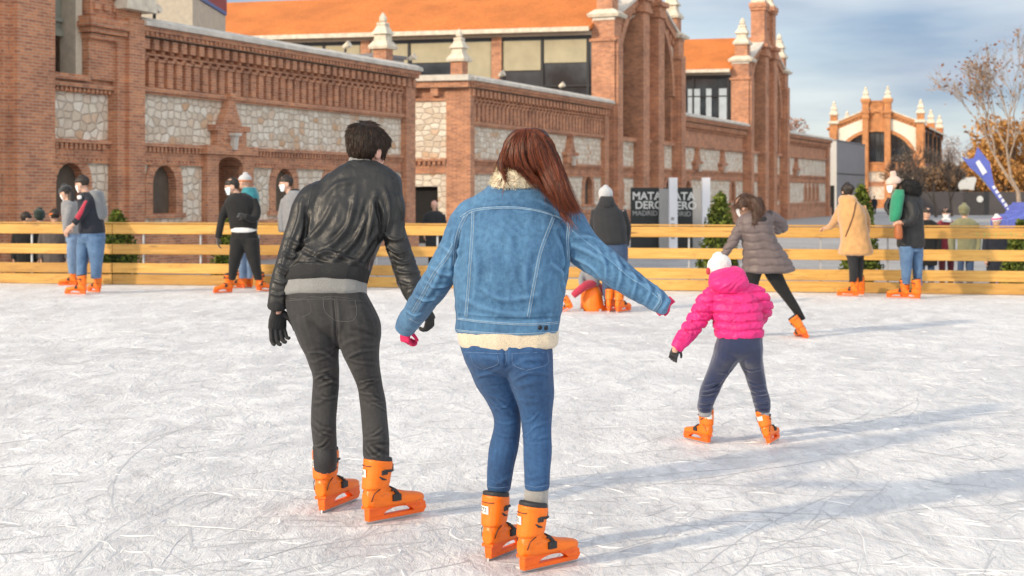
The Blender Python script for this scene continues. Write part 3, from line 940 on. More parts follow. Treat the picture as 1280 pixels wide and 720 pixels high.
def stitch_mesh(trees, lines, rad, off=0.0, k=6):
    m = MB()
    for tree, pl in lines:
        pts = []
        for u, v in cat_rom(pl, k):
            p, nn = cast(tree, u, v)
            if p is None: continue
            if nn.dot(p-EYEP) > 0: nn = -nn
            pts.append(p+nn*off)
        if len(pts) > 1: m.tube(pts, rad, 5)
    return m

def strands(name, par, curves, rad, mat, n=3):
    V = []; Fc = []
    for pts in curves:
        m = len(pts)
        if m < 2: continue
        b = len(V)
        for i, p in enumerate(pts):
            t = (pts[min(i+1, m-1)]-pts[max(i-1, 0)])
            if t.length < 1e-9: t = Vector((0, 0, -1))
            t.normalize()
            a = t.cross(Vector((.3, 1, .2))).normalized(); c = a.cross(t)
            r = rad*(1-.75*(i/(m-1))**2)
            for k in range(n):
                an = 2*math.pi*k/n
                V.append(p+(a*math.cos(an)+c*math.sin(an))*r)
        for i in range(m-1):
            for k in range(n):
                Fc.append((b+i*n+k, b+i*n+(k+1)%n, b+(i+1)*n+(k+1)%n, b+(i+1)*n+k))
    me = bpy.data.meshes.new(name); me.from_pydata(V, [], Fc); me.update()
    return part(par, name, me, mat)

def face_samples(me, n, rg, keep=None):
    tri = []
    P, N = get_co(me)
    A = np.array([p.area for p in me.polygons]); A /= A.sum()
    idx = rg.choice(len(A), n, p=A)
    out = []
    for i in idx:
        p = me.polygons[int(i)]
        vs = [me.vertices[j].co for j in p.vertices]
        w_ = rg.dirichlet([1]*len(vs))
        c = Vector((0, 0, 0))
        for a, q in zip(w_, vs): c += q*float(a)
        if keep is None or keep(c, p.normal): out.append((c, p.normal.copy()))
    return out

def fur_curves(me, n, length, seed=1, droop=.6, rnd=.5, flow=None, seg=4, keep=None, lift=.5):
    rg = np.random.default_rng(seed)
    out = []
    for c, nn in face_samples(me, n, rg, keep):
        f = flow(c, nn) if flow else Vector((0, 0, -1))
        f = f-nn*f.dot(nn)
        d = (nn*lift+f*droop+Vector(rg.normal(0, rnd, 3).tolist())*.6).normalized()
        L_ = length*(.6+.7*rg.random())
        pts = [c-nn*.002]; p = c.copy()
        for i in range(seg):
            p = p+d*(L_/seg); pts.append(p.copy())
            d = (d+f*.35*droop+Vector(rg.normal(0, rnd*.25, 3).tolist())).normalized()
        out.append(pts)
    return out

def rand_island(t):
    g = t.t.nodes.new('ShaderNodeNewGeometry'); return g.outputs['Random Per Island']
def hair_mat(name, c0, c1, rough=.45):
    t = NT(name); c = t.ramp(rand_island(t), [(0, c0), (.6, c1), (1, tuple(min(1, x*1.6) for x in c1))])
    return t.done(c, rough, None, Specular_IOR_Level=.4)

# ---- heads
class Head:
    PR = [(0, .24, .07, .08), (.05, .18, .16, .16), (.16, .11, .26, .25), (.30, .07, .325, .29), (.46, .03, .375, .325), (.62, .0, .41, .345),
          (.78, -.02, .40, .335), (.90, -.03, .31, .265), (.97, -.03, .18, .155), (1, -.03, .06, .05)]
    def __init__(s, u, v, Y, h=.225, yaw=0, pitch=0, roll=0):
        """centre of the head at pixel (u, v); yaw 0 looks away (+Y), +90 looks right"""
        s.h = h
        s.M = Matrix.Translation(W(u, v, Y)) @ Matrix.Rotation(R(90-yaw), 4, 'Z') @ Matrix.Rotation(R(pitch), 4, 'Y') @ Matrix.Rotation(R(roll), 4, 'X') @ Matrix.Translation((0, 0, -.5*h))
    def prof(s, z):
        a = np.array(s.PR)
        return [float(np.interp(z, a[:, 0], a[:, i])) for i in (1, 2, 3)]
    def pt(s, z, ang, sc=1.0):
        x, hx, hy = s.prof(z)
        t = R(ang); return s.M @ Vector(((x+hx*sc*math.cos(t))*s.h, hy*sc*math.sin(t)*s.h, z*s.h))
    def ring(s, z, sc=1.0, dx=0.0, zz=None):
        x, hx, hy = s.prof(z); R3 = s.M.to_3x3()
        return (s.M @ Vector(((x+dx)*s.h, 0, (z if zz is None else zz)*s.h)), R3 @ Vector((hx*sc*s.h, 0, 0)), R3 @ Vector((0, hy*sc*s.h, 0)), 2.1)
    def skull(s):
        t = [[s.ring(z) for z in (0, .02, .05, .1, .16, .23, .3, .38, .46, .54, .62, .7, .78, .84, .9, .94, .97, 1)]]
        L = lambda x, y, z: s.M @ Vector((x*s.h, y*s.h, z*s.h))
        R3 = s.M.to_3x3(); X = R3 @ Vector((1, 0, 0)); Y_ = R3 @ Vector((0, 1, 0)); Z = R3 @ Vector((0, 0, 1)); h = s.h
        nose = [(L(.36, 0, .53), Y_*.035*h, X*.05*h, 2), (L(.40, 0, .45), Y_*.045*h, X*.06*h, 2), (L(.425, 0, .38), Y_*.06*h, X*.075*h, 2), (L(.38, 0, .33), Y_*.06*h, X*.05*h, 2)]
        t.append(nose)
        t.append([(L(.33, y, .245), Z*.035*h, X*.05*h, 2) for y in (-.09, -.04, .04, .09)])
        for q in (-1, 1):
            t.append([(L(-.02, q*(.31+.02*i), .42), X*rr*h, Z*rz*h, 2) for i, (rr, rz) in enumerate([(.04, .07), (.075, .12), (.085, .135), (.07, .11)])])
        return t
    def neck(s, u, v, Y, r=.055):
        a = s.M @ Vector((-.04*s.h, 0, .22*s.h)); b = W(u, v, Y)
        d = (b-a).normalized(); x = d.cross(Vector((0, 1, 0))).normalized(); y = x.cross(d)
        return [(a, x*r*.95, y*r*.95, 2), (a.lerp(b, .5), x*r, y*r, 2), (b, x*r*1.25, y*r*1.2, 2)]
    def cap(s, z0, sc=1.08, dx=0.0, top=1.06, z0f=None):
        """hair or hat shell from height z0 (back) upwards"""
        zs = [z0, z0+.03]+[z for z in (.5, .58, .66, .74, .82, .88, .93, .97) if z > z0+.05]
        r = [s.ring(z, sc, dx, None) for z in zs]
        r.append(s.ring(.985, sc*1.3, dx, 1.0*top-.02)); r.append(s.ring(1, sc, dx, top))
        return r
    def mask(s, z0=.03, z1=.46, a=72, sc=1.07):
        V = []; Fc = []; n = 12; m = 7
        for o_ in (sc, sc-.03):
            for i in range(m):
                z = z0+(z1-z0)*i/(m-1)
                bul = .05*math.sin(math.pi*i/(m-1))
                for k in range(n+1):
                    an = -a+2*a*k/n
                    bb = bul*math.cos(R(an*1.1))
                    p = s.pt(max(z, .08), an, o_+bb); q = s.M @ Vector((0, 0, (z-max(z, .08))*s.h))-s.M @ Vector((0, 0, 0))
                    V.append(p+q)
        c = m*(n+1)
        for o_ in (0, c):
            for i in range(m-1):
                for k in range(n):
                    q = o_+i*(n+1)+k; Fc.append((q, q+1, q+n+2, q+n+1))
        for i in range(m-1):
            for k in (0, n):
                q = i*(n+1)+k; Fc.append((q, q+n+1, c+q+n+1, c+q))
        for k in range(n):
            for i in (0, m-1):
                q = i*(n+1)+k; Fc.append((q, q+1, c+q+1, c+q))
        me = bpy.data.meshes.new('mask'); me.from_pydata(V, [], Fc); me.update()
        return me
    def eyes(s, par):
        for a in (-24, 24):
            p = s.pt(.5, a, .99); m = MB()
            m.lathe([(.001, -.006), (.008, -.004), (.011, 0), (.008, .004), (.001, .006)], 0, 0, 8)
            me = m.mesh('eye'); me.transform(Matrix.Translation(p)); part(par, 'eye', me, EYEM)

EYEM = simple('eye', (.02, .015, .012), .3)
SKIN = simple('skin', (.60, .36, .26), .5, .08, 30, .1, 300, Subsurface_Weight=.1)
SKINP = simple('flushed_skin', (.66, .36, .28), .5, .08, 30)
MASK = simple('face_mask', (.62, .74, .80), .8, .04, 30)
MASKW = simple('white_mask', (.78, .78, .78), .8, .04, 30)

# ---- hands
def hand_tubes(wrist, along, normal, size=.185, thumb=1, curl=(25, 25, 20), spread=4, tcurl=20):
    """palm and five jointed fingers; along = finger direction, normal = back of hand, thumb = side sign"""
    x = Vector(along).normalized(); z = Vector(normal); z = (z-x*z.dot(x)).normalized(); y = z.cross(x)
    M = Matrix((x, y, z)).transposed().to_4x4(); M.translation = Vector(wrist)
    s = size
    out = []
    def ring(p, d, w_, t_):
        d = d.normalized(); a = Vector((0, 1, 0)); a = (a-d*a.dot(d)).normalized(); b = d.cross(a)
        R3 = M.to_3x3(); return (M @ p, R3 @ (a*w_), R3 @ (b*t_), 2.2)
    X = Vector((1, 0, 0))
    out.append([ring(Vector((q*s, 0, 0)), X, w_*s, t_*s) for q, w_, t_ in ((-.24, .17, .125), (-.08, .15, .105), (.05, .16, .095), (.22, .215, .09), (.4, .225, .085), (.5, .20, .07))])
    for i, (oy, L_, r) in enumerate(((.155, .42, .052), (.055, .47, .055), (-.05, .44, .052), (-.15, .34, .045))):
        p = Vector((.40*s, oy*s, 0)); a = 0; rg = [ring(p, X, r*s, r*s)]
        sp = R(spread*(1.5-i))
        for j, f in enumerate((.45, .31, .24)):
            a += R(curl[j]*(1+.1*i))
            d = Vector((math.cos(a)*math.cos(sp), math.sin(sp)*math.cos(a), -math.sin(a)))
            st = p.copy(); p = p+d*(f*L_*s+(.1*s if j == 0 else 0))
            rg.append(ring((st+p)/2, d, r*s*(1-.06*j), r*s*(1-.06*j))); rg.append(ring(p, d, r*s*(.97-.1*j), r*s*(.97-.1*j)))
        out.append(rg)
    p = Vector((.08*s, .13*s*thumb, -.03*s)); d = Vector((.62, .62*thumb, -.3)).normalized(); rg = [ring(p, d, .07*s, .07*s)]
    for j, f in enumerate((.2, .17, .13)):
        d = (d+Vector((.35, -.2*thumb, -.012*tcurl))).normalized() if j else d
        p = p+d*(f*s); rg.append(ring(p, d, (.065-.008*j)*s, (.065-.008*j)*s))
    out.append(rg)
    return out

# ---- skates: one modelled pair of shells, copied for everybody
def plastic(name, col):
    t = NT(name); c = t.co()
    n1 = t.noise(c, 9, 5, .6); n2 = t.noise(t.mapp(c, (1, 1, 6)), 40, 3, .6)
    k = t.ramp(n1, [(.3, tuple(x*.82 for x in col)), (.7, col)])
    k = t.mix(t.ramp(n2, [(.60, 0.0), (.72, .5)]), k, tuple(min(1, x*1.1+.10) for x in col))
    n3 = t.noise(t.mapp(c, (1, 1, 2.5)), 16, 6, .75)
    k = t.mix(t.ramp(n3, [(.60, 0.0), (.70, .65)]), k, (.16, .06, .02))
    return t.done(k, t.ramp(n1, [(.3, .32), (.7, .5)]), t.bump(n1, .12, .01), Specular_IOR_Level=.45)
ORANGE = plastic('orange_shell', (.98, .195, .005))
ORANGED = plastic('orange_holder', (.94, .145, .006))
RUBBER = simple('black_liner', (.022, .022, .024), .6, .2, 20, .2, 90)
STEEL = simple('skate_steel', (.6, .6, .6), .3, .05, 10, Metallic=1.0)
LABEL = simple('white_sticker', (.75, .74, .7), .5, .05, 10)
INK = simple('black_ink', (.03, .03, .03), .6)

def text_mesh(body, size, ext=.0006):
    cu = bpy.data.curves.new('t', 'FONT'); cu.body = body; cu.size = size; cu.extrude = ext; cu.align_x = 'CENTER'; cu.align_y = 'CENTER'
    o = bpy.data.objects.new('t', cu); COL.objects.link(o)
    dg = bpy.context.evaluated_depsgraph_get(); dg.update()
    me = bpy.data.meshes.new_from_object(o.evaluated_get(dg), depsgraph=dg)
    bpy.data.objects.remove(o); bpy.data.curves.remove(cu)
    return me

def bev(me, w_=.003, seg=2):
    bm = bmesh.new(); bm.from_mesh(me)
    bmesh.ops.bevel(bm, geom=[e for e in bm.edges if len(e.link_faces) == 2 and e.calc_face_angle(0) > .5], offset=w_, segments=seg, affect='EDGES', clamp_overlap=True)
    bm.to_mesh(me); bm.free(); return me

def make_skate_meshes():
    V = Vector; out = {}
    def rx(x, zc, hz, hy): return (V((x, 0, zc)), V((0, hy, 0)), V((0, 0, hz)), 2.5)
    def rz(z, xc, hx, hy, tx=0): return (V((xc, 0, z)), V((hx, 0, tx)), V((0, hy, 0)), 2.3)
    foot = [rx(-.022, .125, .038, .026), rx(0, .128, .052, .038), rx(.04, .13, .056, .044), rx(.09, .126, .054, .046), rx(.15, .114, .042, .048), rx(.21, .104, .032, .049), rx(.26, .099, .027, .044), rx(.29, .096, .022, .032), rx(.302, .094, .015, .018)]
    shaft = [rz(.10, .03, .052, .040), rz(.15, .04, .060, .044), rz(.19, .043, .060, .046), rz(.23, .045, .060, .049), rz(.262, .048, .061, .052, .006)]
    out['shell'] = fuse([foot, shaft], .0055, 4)
    cuff = [rz(.185, .038, .063, .050, .01), rz(.19, .038, .066, .053, .01), rz(.235, .044, .067, .056, .01), rz(.285, .050, .068, .058, .004), rz(.318, .052, .067, .058, -.012), rz(.322, .052, .063, .054, -.012)]
    out['cuff'] = fuse([cuff], .0055, 2)
    lin = [rz(.30, .052, .060, .052, -.012), rz(.325, .053, .064, .056, -.012), rz(.338, .053, .063, .055, -.012), rz(.342, .053, .055, .047, -.012)]
    out['liner'] = fuse([lin], .005, 2)
    m = MB()
    lo = lambda x: .034+(.034*math.sqrt(max(0, 1-((x-.155)/.085)**2)))
    m.strip([-.012+.322*i/40 for i in range(41)], lo, lambda x: .088 if x < .28 else .088-.02*((x-.28)/.03), -.019, .019)
    m.prism([(-.012, .014), (.30, .014), (.318, .04), (.31, .06), (.295, .036), (-.012, .036)], -.0165, .0165)
    m.box(-.02, .04, -.03, .03, .074, .09); m.box(.18, .285, -.036, .036, .072, .086)
    out['holder'] = bev(m.mesh('holder'), .002, 1)
    m = MB(); m.prism([(-.014, .0), (.296, .0), (.312, .016), (-.012, .016)], -.003, .003); out['blade'] = m.mesh('blade')
    m = MB()                       # instep buckle with strap
    pts = [V((.118, -.050, .128)), V((.118, -.047, .150)), V((.112, -.03, .168)), V((.110, 0, .174)), V((.112, .03, .168)), V((.118, .047, .150)), V((.118, .050, .128))]
    for dx in (0, .012):
        m.tube([p+V((dx, 0, -.006*dx/.012)) for p in pts], .0065, 6)
    for sy in (-1, 1):
        m.box(.098, .142, sy*.050-.008, sy*.050+.008, .108, .142)
        m.lathe([(.009, -.004), (.012, 0), (.009, .004)], .10, sy*.048, 8, .165)
    out['buckle_low'] = bev(m.mesh('b'), .002, 1)
    m = MB()
    m.tube([V((.115*math.cos(a)*.62+.048, .060*math.sin(a), .272-.01*math.cos(a))) for a in [R(-95+19*i) for i in range(11)]], .0075, 6)
    m.box(.105, .128, -.016, .016, .252, .292)
    for sy in (-1, 1): m.box(.03, .062, sy*.0575-.004, sy*.0575+.006, .252, .275)
    out['buckle_high'] = bev(m.mesh('b'), .002, 1)
    for sy in (-1, 1):             # slots cut in the cuff, dark
        pass
    m = MB()
    for z, w_ in ((.306, .55), (.225, .6), (.212, .5)):
        m.tube([V((.046-.0675*math.cos(a), .0565*math.sin(a), z-.008)) for a in [R(-60*w_+120*w_*i/6) for i in range(7)]], .0022, 5)
    for sy in (-1, 1):
        m.tube([V((.02, sy*.055, .245)), V((.035, sy*.0575, .232)), V((.055, sy*.057, .226))], [.003, .006, .003], 6)
        m.tube([V((-.01, sy*.034, .12)), V((.0, sy*.042, .16)), V((.03, sy*.0455, .18))], .0022, 5)
    sl = m.mesh('slot')
    for nm in ('cuff',):
        bm = bmesh.new(); bm.from_mesh(out[nm]); k = len(bm.faces); bm.from_mesh(sl); bm.faces.ensure_lookup_table()
        for fc in bm.faces[k:]: fc.material_index = 1
        bm.to_mesh(out[nm]); bm.free()
    return out
SK = make_skate_meshes()

def label_mesh():
    V = []; Fc = []; n = 8
    for i in range(n+1):
        a = R(-8+62*i/n)
        for z in (.240, .280):
            V.append((.046-.0695*math.cos(a), .0585*math.sin(a), z))
    Fc = [(2*i, 2*i+1, 2*i+3, 2*i+2) for i in range(n)]
    me = bpy.data.meshes.new('label'); me.from_pydata(V, [], Fc); me.update(); return me
LBM = label_mesh()
def label_text(body):
    me = text_mesh(body, .034, .0004)
    for v in me.vertices:          # wrap the digits round the cuff
        a = R(23)-v.co.x/.064
        v.co = Vector((.046-(.0700+v.co.z)*math.cos(a), .0590*math.sin(a)*(1+v.co.z), .260+v.co.y))
    me.update(); return me

def skate(par, u, v, yaw, sc=1.0, pitch=0, roll=0, lift=0.0, number=None, side=1, zs=.88, lite=False):
    """heel of the blade touches the ice at pixel (u, v); yaw from +Y towards +X"""
    Y = (EYE-lift)*F/(v-HZ)
    p = W(u, v, Y)
    root = par.location
    M = Matrix.Translation(p-root) @ Matrix.Rotation(R(90-yaw), 4, 'Z') @ Matrix.Rotation(R(-pitch), 4, 'Y') @ Matrix.Rotation(R(roll), 4, 'X') @ Matrix.Diagonal((sc, sc, sc*zs, 1))
    b = link('skate', SK['shell'], None, par); b.matrix_local = M
    def sub(nm, key, mat):
        o = link(nm, SK[key] if isinstance(key, str) else key, None, b)
        if not len(o.data.materials): o.data.materials.append(mat)
        return o
    if not len(SK['shell'].materials): SK['shell'].materials.append(ORANGE); SK['cuff'].materials.append(ORANGE); SK['cuff'].materials.append(RUBBER)
    for nm, key, mt in (('cuff', 'cuff', ORANGE), ('liner', 'liner', RUBBER), ('blade_holder', 'holder', ORANGED), ('blade', 'blade', STEEL),
                        ('buckle', 'buckle_low', RUBBER), ('buckle', 'buckle_high', RUBBER)):
        sub(nm, key, mt)
    if not lite:
        o = sub('number_sticker', LBM, LABEL)
        if number: sub('number', label_text(number), INK)
    for k in ('shell', 'cuff', 'liner'):
        SK[k].shade_smooth()
    return b

# ---- cloth
def cloth(name, col, rough=.8, var=.15, scale=8, weave=0, bump=.15, sheen=.3):
    t = NT(name); c = t.co()
    n = t.noise(c, scale, 6, .6)
    k = t.ramp(n, [(.28, tuple(x*(1-var) for x in col)), (.72, tuple(min(1, x*(1+var)) for x in col))])
    h = t.noise(c, 180 if not weave else weave, 3, .6)
    return t.done(k, rough, t.bump(h, bump, .004), Sheen_Weight=sheen)

def denim(name, dark, light, fade=.5, tw=420):
    t = NT(name); c = t.co()
    sp = t.t.nodes.new('ShaderNodeSeparateXYZ'); t.t.links.new(c, sp.inputs[0])
    n1 = t.noise(c, 5, 6, .6); n2 = t.noise(c, 55, 5, .7); n3 = t.noise(t.mapp(c, (1, 1, .22)), 90, 4, .65)
    g = t.t.nodes.new('ShaderNodeNewGeometry')
    k = t.ramp(t.math('ADD', t.math('MULTIPLY', n1, .55), t.math('MULTIPLY', n2, .45)), [(.36, dark), (.62, light)])
    k = t.mix(.45, k, t.ramp(n3, [(.3, .72), (.7, 1.22)]), 'MULTIPLY')
    wear = t.ramp(g.outputs['Pointiness'], [(.49, 0.0), (.56, 1.0)])
    k = t.mix(t.math('MULTIPLY', wear, fade), k, tuple(min(1, x*1.9+.05) for x in light))
    tl = t.n('TexWave', 1, {'bands_direction': 'DIAGONAL'}, Vector=c, Scale=tw, Distortion=1.0)
    h = t.math('ADD', t.math('MULTIPLY', n2, 1.0), t.math('MULTIPLY', tl, .25))
    return t.done(k, .85, t.bump(h, .28, .004), Sheen_Weight=.08)
# ------------------------------------------------------------ the man in the leather jacket
def leather_mat():
    t = NT('black_leather'); c = t.co()
    n1 = t.noise(c, 7, 6, .62, .4); n2 = t.noise(c, 130, 4, .6); n3 = t.noise(t.mapp(c, (1, 1, .5)), 26, 5, .6, .6)
    k = t.ramp(n1, [(.3, (.010, .010, .0105)), (.62, (.019, .0185, .018)), (.8, (.048, .045, .041))])
    ro = t.ramp(n3, [(.3, .36), (.7, .58)])
    h = t.math('ADD', t.math('MULTIPLY', n3, .8), t.math('MULTIPLY', n2, .25))
    return t.done(k, ro, t.bump(h, .38, .012), Specular_IOR_Level=.5)
LEATHER = leather_mat()
KNITB = simple('black_rib_knit', (.022, .022, .023), .9, .3, 160, .6, 200)
def rib_mat(name, col, sc=120):
    t = NT(name); c = t.co()
    wv = t.n('TexWave', 1, {'bands_direction': 'X'}, Vector=c, Scale=sc, Distortion=.6, Detail=1.0)
    n1 = t.noise(c, 220, 3, .6); n2 = t.noise(c, 9, 4)
    k = t.mix(.7, col, t.ramp(n1, [(.3, .65), (.7, 1.25)]), 'MULTIPLY')
    k = t.mix(.4, k, t.ramp(n2, [(.3, .8), (.7, 1.15)]), 'MULTIPLY')
    return t.done(k, .95, t.bump(t.math('ADD', wv, n1), .5, .004), Sheen_Weight=.4)
GREYKNIT = rib_mat('grey_melange_knit', (.27, .265, .255, 1))
BLACKJ = denim('black_denim', (.008, .008, .0085), (.033, .031, .031), .45)
GLOVEB = simple('black_glove', (.014, .014, .015), .7, .3, 40, .4, 120)
HAIRB = hair_mat('dark_brown_hair', (.012, .007, .005), (.045, .025, .016))
HAIRBB = simple('dark_hair_base', (.016, .010, .007), .6)

Y0 = 6.65
man = thing('person', 'man seen from behind in a black leather jacket, black jeans and black gloves', 'person', (W(425, 640, 6.75).x, 6.7, 0))
hd = Head(459, 186, Y0+.22, .245, yaw=38, pitch=10, roll=4)
bt = hd.skull()
bt.append(hd.neck(455, 218, Y0+.17, .058))
bt.append(rows(Y0, [(212, 425, 486, .16, 14), (228, 404, 494, .14, 22), (270, 388, 488, .1, 26), (320, 374, 462, .05, 27), (370, 365, 452, 0, 27), (400, 374, 468, 0, 26), (410, 386, 458, 0, 18)]))
bt.append(limb(Y0, [(400, 234, .12, 13), (376, 286, .05, 11), (361, 328, 0, 9), (348, 384, -.02, 6), (347, 392, -.02, 6)]))
bt.append(limb(Y0, [(484, 234, .12, 13), (490, 290, .08, 10), (512, 350, .02, 8), (523, 378, -.15, 6), (530, 386, -.2, 6)]))
bt.append(limb(Y0, [(394, 405, 0, 19), (400, 440, .04, 14), (406, 470, .09, 10), (406, 488, .09, 10), (405, 522, .04, 8), (406, 560, .07, 7), (408, 590, .10, 7)]))
bt.append(limb(Y0, [(447, 405, -.01, 19), (452, 440, .0, 14), (461, 480, .06, 10), (466, 501, .05, 10), (469, 540, -.04, 8), (470, 575, -.06, 7), (473, 605, -.05, 7)]))
part(man, 'body', fuse(bt, .0065, 2), SKINP)
# jacket
jt = [rows(Y0, [(205, 434, 476, .17, 17, .3), (213, 418, 489, .155, 22, .2), (224, 401, 501, .14, 27), (245, 386, 503, .12, 32), (270, 379, 497, .1, 35), (300, 371, 478, .08, 36), (325, 363, 468, .05, 36, .2), (341, 356, 464, .03, 36, .32)]),
      limb(Y0, [(420, 240, .13, 13, 18), (396, 245, .11, 17, 21), (384, 262, .08, 18.5, 20), (375, 288, .05, 17.5), (361, 328, 0, 15.5), (351, 358, -.02, 13.5), (346.5, 381, -.02, 11.5)]),
      limb(Y0, [(476, 236, .13, 13, 18), (486, 246, .12, 15.5, 21), (490, 262, .1, 16.5, 21), (491, 284, .08, 14.5, 17), (501, 318, .05, 15), (511, 348, .0, 15), (518, 371, -.08, 11.5)])]
jm = fuse(jt, .0062, 3)
fo = []
for pl, h_, w_ in [
    ([(400, 318), (425, 296), (440, 262), (446, 235)], .011, .016), ([(412, 330), (440, 305), (456, 270)], .012, .013), ([(386, 300), (404, 280), (420, 250)], .009, .016),
    ([(445, 330), (458, 300), (466, 262), (470, 240)], .010, .012), ([(430, 336), (452, 318), (470, 290)], .011, .012), ([(384, 325), (410, 315), (430, 322), (456, 332)], .010, .010),
    ([(376, 312), (396, 322), (420, 334)], -.008, .010), ([(372, 330), (400, 331), (430, 334), (455, 343)], .010, .010), ([(404, 246), (420, 232), (445, 226)], .007, .016),
    ([(470, 250), (476, 275), (474, 300)], -.018, .012), ([(384, 262), (382, 290), (374, 315)], -.018, .012), ([(415, 300), (432, 280), (438, 255)], -.009, .011),
    ([(440, 300), (450, 280), (458, 250)], -.009, .010), ([(480, 236), (487, 262), (484, 290)], .010, .012), ([(499, 246), (503, 270), (504, 300)], .008, .010),
    ([(478, 290), (492, 300), (506, 296)], .008, .008), ([(482, 305), (496, 316), (514, 312)], .010, .008), ([(488, 322), (503, 330), (519, 326)], .009, .008), ([(494, 338), (508, 342), (524, 340)], .008, .008),
    ([(500, 352), (512, 356), (526, 352)], .007, .007), ([(486, 312), (498, 323), (514, 319)], -.008, .007),
    ([(362, 300), (374, 306), (386, 300)], .010, .009), ([(354, 316), (366, 322), (378, 314)], .011, .009), ([(348, 332), (360, 338), (372, 330)], .010, .009), ([(342, 350), (354, 354), (364, 348)], .009, .008), ([(338, 366), (349, 369), (360, 363)], .008, .007),
    ([(378, 250), (372, 280), (360, 310), (350, 340)], .008, .010), ([(357, 308), (370, 314), (382, 307)], -.009, .008), ([(346, 341), (357, 346), (369, 339)], -.008, .007)]:
    fo.append((pl, h_*1.15, w_))
wrinkle(jm, fo, .005, 9, 3, (1, 1, .7), .0042, 17)
jacket = part(man, 'jacket', jm, LEATHER)
jtree = bvh(jm); # world offset: jm is now local, rebuild in world space
def wtree(o):
    off = Vector((0, 0, 0)); r = o
    while r is not None: off += r.location; r = r.parent
    return BVHTree.FromPolygons([v.co+off for v in o.data.vertices], [p.vertices for p in o.data.polygons])
jtree = wtree(jacket)
sm = stitch_mesh(None, [(jtree, l) for l in ([(398, 222), (389, 240), (384, 262), (381, 284)], [(492, 222), (485, 240), (480, 262), (477, 284)], [(437, 204), (446, 208), (458, 210), (470, 213), (475, 214)])], .0028, -.0008)
part(man, 'jacket_seam', sm.mesh('s'), simple('leather_seam', (.02, .02, .02), .4)).parent = man
rb = fuse([rows(Y0, [(338, 358.5, 463, .03, 36, .33), (344, 356, 462, .02, 37, .33), (352, 355.5, 460, .01, 36, .33), (357, 357, 458, .01, 34, .33)], 3)], .005, 2)
wrinkle(rb, (), .004, 14, 5, (1, 1, .2))
part(man, 'waistband', rb, KNITB)
for (u, v, dy, w_) in ((346.5, 379, -.02, 12.2), (519, 371, -.085, 11.5)):
    q = -1 if u < 400 else 1
    cb = fuse([limb(Y0, [(u-q*1.5, v-3, dy+.02, w_-.3), (u, v+1, dy, w_), (u+q*1.2, v+6, dy-.01, w_-.6), (u+q*1.5, v+8, dy-.01, w_-3)], 3)], .004, 2)
    part(man, 'cuff', cb, KNITB)
sw = fuse([rows(Y0, [(350, 357, 459, .015, 33, .33), (358, 354.5, 459, .01, 35, .28), (366, 353, 459, 0, 36, .24), (370, 354, 458.5, 0, 35.5, .2), (372, 358, 455, 0, 32, .2)], 3)], .005, 2)
wrinkle(sw, (), .004, 12, 8, (1, 1, .3))
part(man, 'sweater_hem', sw, GREYKNIT)
cl = fuse([rows(Y0, [(194, 438, 463, .185, 14, -.45), (200, 435.5, 467, .18, 17, -.45), (208, 434, 475, .17, 20, -.4), (212, 436, 475, .17, 18, -.4)], 3)], .004, 2)
part(man, 'knit_collar', cl, GREYKNIT)
# jeans
def leg(Y0, spec, k=4):
    return rows(Y0, spec, k, 2.1)
tm = fuse([rows(Y0, [(358, 357, 457, 0, 32, .15), (368, 355.5, 459, 0, 35, .1), (386, 357.5, 469, -.01, 38), (404, 364, 476, -.01, 37), (418, 374, 472, .01, 30), (430, 390, 464, .02, 20)]),
           leg(Y0, [(380, 362, 416, 0, 34), (400, 363, 422, -.005, 37), (422, 371.5, 424.5, .005, 35), (447, 383, 423.5, .045, 28), (470, 390.5, 424, .09, 19), (488, 390, 423.5, .09, 19), (522, 388.5, 421, .04, 18), (545, 390, 420.5, .05, 17), (558, 391.5, 421, .07, 16.5), (560, 393, 419, .07, 15)]),
           leg(Y0, [(380, 408, 464, -.01, 34), (400, 413, 475, -.015, 37), (418, 418, 476.5, -.012, 36), (434, 424.5, 474, -.005, 33), (459, 436, 475, .025, 26), (480, 445.5, 478, .06, 19), (501, 449.5, 482, .05, 19), (538, 452.5, 486, -.04, 18), (562, 453.5, 487, -.05, 18), (571, 454, 487, -.06, 17.5), (573, 456, 485, -.06, 16)])], .006, 7)
fo = []
rr = random.Random(4)
def bunch(fo, edge, v0, v1, n, h, w_, rr):
    # short slanting creases, each across part of the leg
    for i in range(n):
        v = rr.uniform(v0, v1); l, r_ = edge(v); a = l+(r_-l)*rr.uniform(-.05, .45); b = a+(r_-l)*rr.uniform(.35, .75); sl = rr.uniform(-7, 7)
        fo.append(([(a, v-sl), ((a+b)/2, v+rr.uniform(-1, 4)), (min(b, r_+2), v+sl)], rr.choice((1, 1, -.8))*h*rr.uniform(.5, 1.2), w_*rr.uniform(.8, 1.5)))
lf = lambda v: (390, 423); rf = lambda v: (445+(v-480)*.1, 478+(v-480)*.1)
bunch(fo, lf, 462, 500, 9, .0065, .0065, rr); bunch(fo, rf, 470, 512, 9, .0065, .0065, rr)
bunch(fo, lambda v: (389, 421), 528, 556, 6, .006, .006, rr); bunch(fo, lambda v: (452, 487), 536, 570, 7, .007, .006, rr)
bunch(fo, lambda v: (374, 424), 405, 455, 5, .003, .011, rr); bunch(fo, lambda v: (424, 475), 405, 460, 5, .003, .011, rr)
fo += [([(420, 436), (408, 446), (392, 452)], .004, .009), ([(424, 442), (444, 452), (470, 454)], .004, .009), ([(421, 438), (436, 426), (462, 420)], .003, .010), ([(428, 452), (446, 440), (470, 436)], .005, .008), ([(418, 450), (404, 440), (386, 440)], .005, .008),
       ([(417, 372), (419, 392), (420, 412), (421, 434)], -.006, .008)]
wrinkle(tm, fo, .003, 12, 1)
jeans = part(man, 'jeans', tm, BLACKJ)
jt_ = wtree(jeans)
